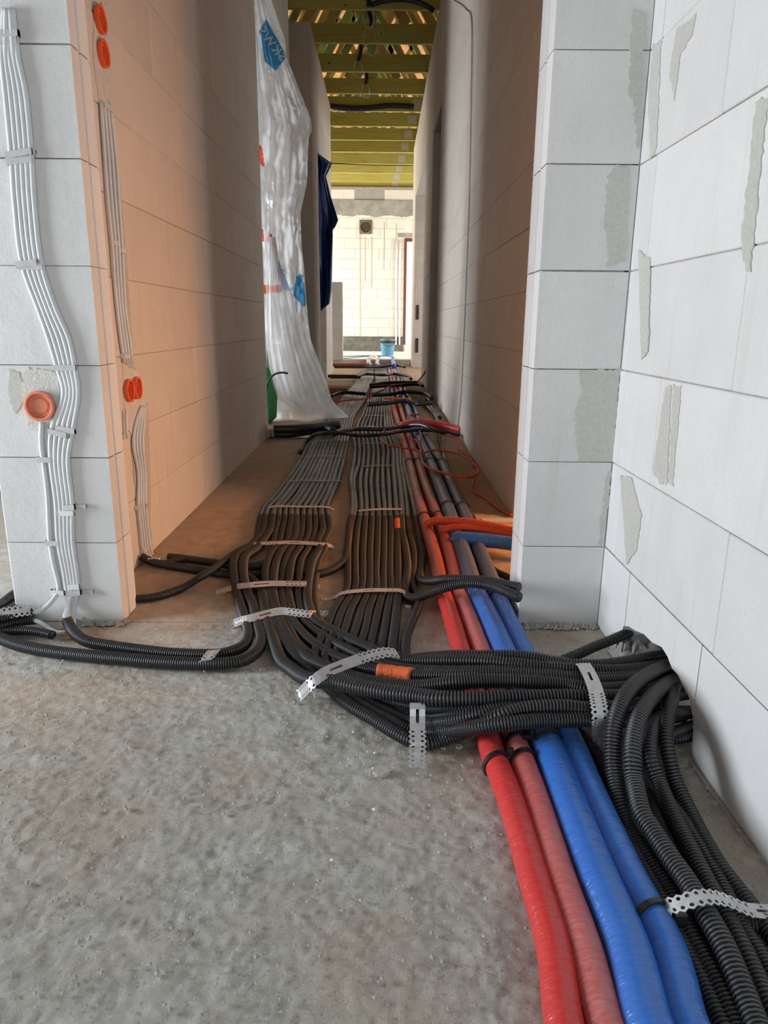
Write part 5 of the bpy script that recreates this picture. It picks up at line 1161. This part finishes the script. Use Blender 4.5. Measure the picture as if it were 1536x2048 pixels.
# bucket
bk = thing('bucket', 'pale blue plastic bucket on the white foam boards', 'bucket', (.125, 17.0, .12))
n = 24; vs = []
for r_, z in ((.135, .12), (.175, .46), (.185, .46), (.185, .48), (.165, .48), (.155, .44), (.125, .14)): vs += [(.125 + r_ * math.cos(k * 2 * math.pi / n), 17.0 + r_ * math.sin(k * 2 * math.pi / n), z) for k in range(n)]
fs = [(q * n + k, q * n + (k + 1) % n, (q + 1) * n + (k + 1) % n, (q + 1) * n + k) for q in range(6) for k in range(n)] + [tuple(range(n))[::-1], tuple(range(6 * n, 7 * n))]
keep(link('body', vs, fs, 'bucket', smooth=False), bk)
vs = [(.125 + r_ * math.cos(k * 2 * math.pi / n), 17.0 + r_ * math.sin(k * 2 * math.pi / n), z) for r_, z in ((.176, .40), (.180, .46)) for k in range(n)]
keep(link('lip', vs, [(k, (k + 1) % n, n + (k + 1) % n, n + k) for k in range(n)], 'dark'), bk)
keep(tube('handle', [(-.055, 16.95, .44), (.02, 16.80, .38), (.125, 16.77, .33), (.24, 16.80, .36), (.305, 16.95, .44)], .006, 'blackpvc', seg=6, step=.03), bk)
bk.location = (.125, 17.0, .12)
# risers on the far wall
for k, (x, lab) in enumerate(((792, 'outer'), (799, 'inner'))):
    tag(tube('riser_pipe', [AY(x, 690, YB - .05), AY(x, 640, YB - .05), AY(x, 560, YB - .05), AY(x + 2, 480, YB - .05)], .022, 'white', seg=8, step=.3, ref=(0, 1, 0)), '%s white riser pipe beside the far window' % lab, 'pipe')
# tangle at the far end of the wide run
cable([(738, 728), (736, 720), (742, 714), (750, 713), (756, 719), (752, 728)], .03, 'cable', 'pale cable loop at the far end of the wider run', KG, .12)
cable([(742, 730), (739, 722), (747, 716), (754, 722), (757, 730)], .025, 'cable', 'second pale cable loop at the far end of the wider run', KG, .10)

# ------------------------------------------------------------------ pendant leads from the chords
def pendant(px, py0, py1, y, lab, ring_r):
    p0 = AY(px[0], py0, y); p1 = AY(px[1], py1, y)
    e = thing('pendant_lead', lab, 'lamp lead', p0, 'lamp leads under the ceiling chords')
    m = (p0 + p1) / 2 + np.array([.015, 0, 0])
    keep(tube('sleeve', [p0, m, p1], .024, 'blackpvc', seg=10, step=.03, ref=(0, 1, 0)), e)
    c = p1 - np.array([0, 0, ring_r])
    pts = [c + np.array([ring_r * .6 * math.sin(t), .0 + .02 * math.sin(3 * t), ring_r * math.cos(t)]) for t in np.linspace(0, 5.8, 14)]
    keep(tube('coil', pts, .007, 'clear', seg=6, step=.02, ref=(0, 1, 0)), e); keep(tube('wire', [c + np.array([.04, 0, .05]), c + np.array([.07, .01, -.03]), c + np.array([.03, .02, -ring_r * 1.1])], .005, 'cable', seg=6, step=.02, ref=(0, 1, 0)), e)
pendant((734, 737), -8, 14, 8.935, 'black sleeved lead with a clear wire coil, first under the roof', .10)
pendant((737, 743), 22, 52, 9.915, 'black sleeved lead with a long clear wire coil, second along the corridor', .16)
pendant((722, 716), 88, 122, 10.945, 'black sleeved lead with a round clear coil, third along the corridor', .10)
pendant((733, 731), 145, 168, 11.905, 'black sleeved lead with a small clear coil, farthest along the corridor', .09)
tag(tube('cable', [AY(x, y, 8.88) for x, y in ((742, 10), (770, 2), (810, 0), (845, 8), (868, 22))], .028, 'blackpvc', seg=8, step=.05, ref=(0, 1, 0)), 'black cable slung along the first visible ceiling chord', 'cable', 'cables under the roof')
tag(tube('cable', [AY(x, y, 12.78) for x, y in ((658, 213), (700, 217), (740, 216), (780, 212), (828, 214))], .05, 'blackpvc', seg=8, step=.1, ref=(0, 1, 0)), 'fat black cable sagging along the chord where the big room starts', 'cable', 'cables under the roof')
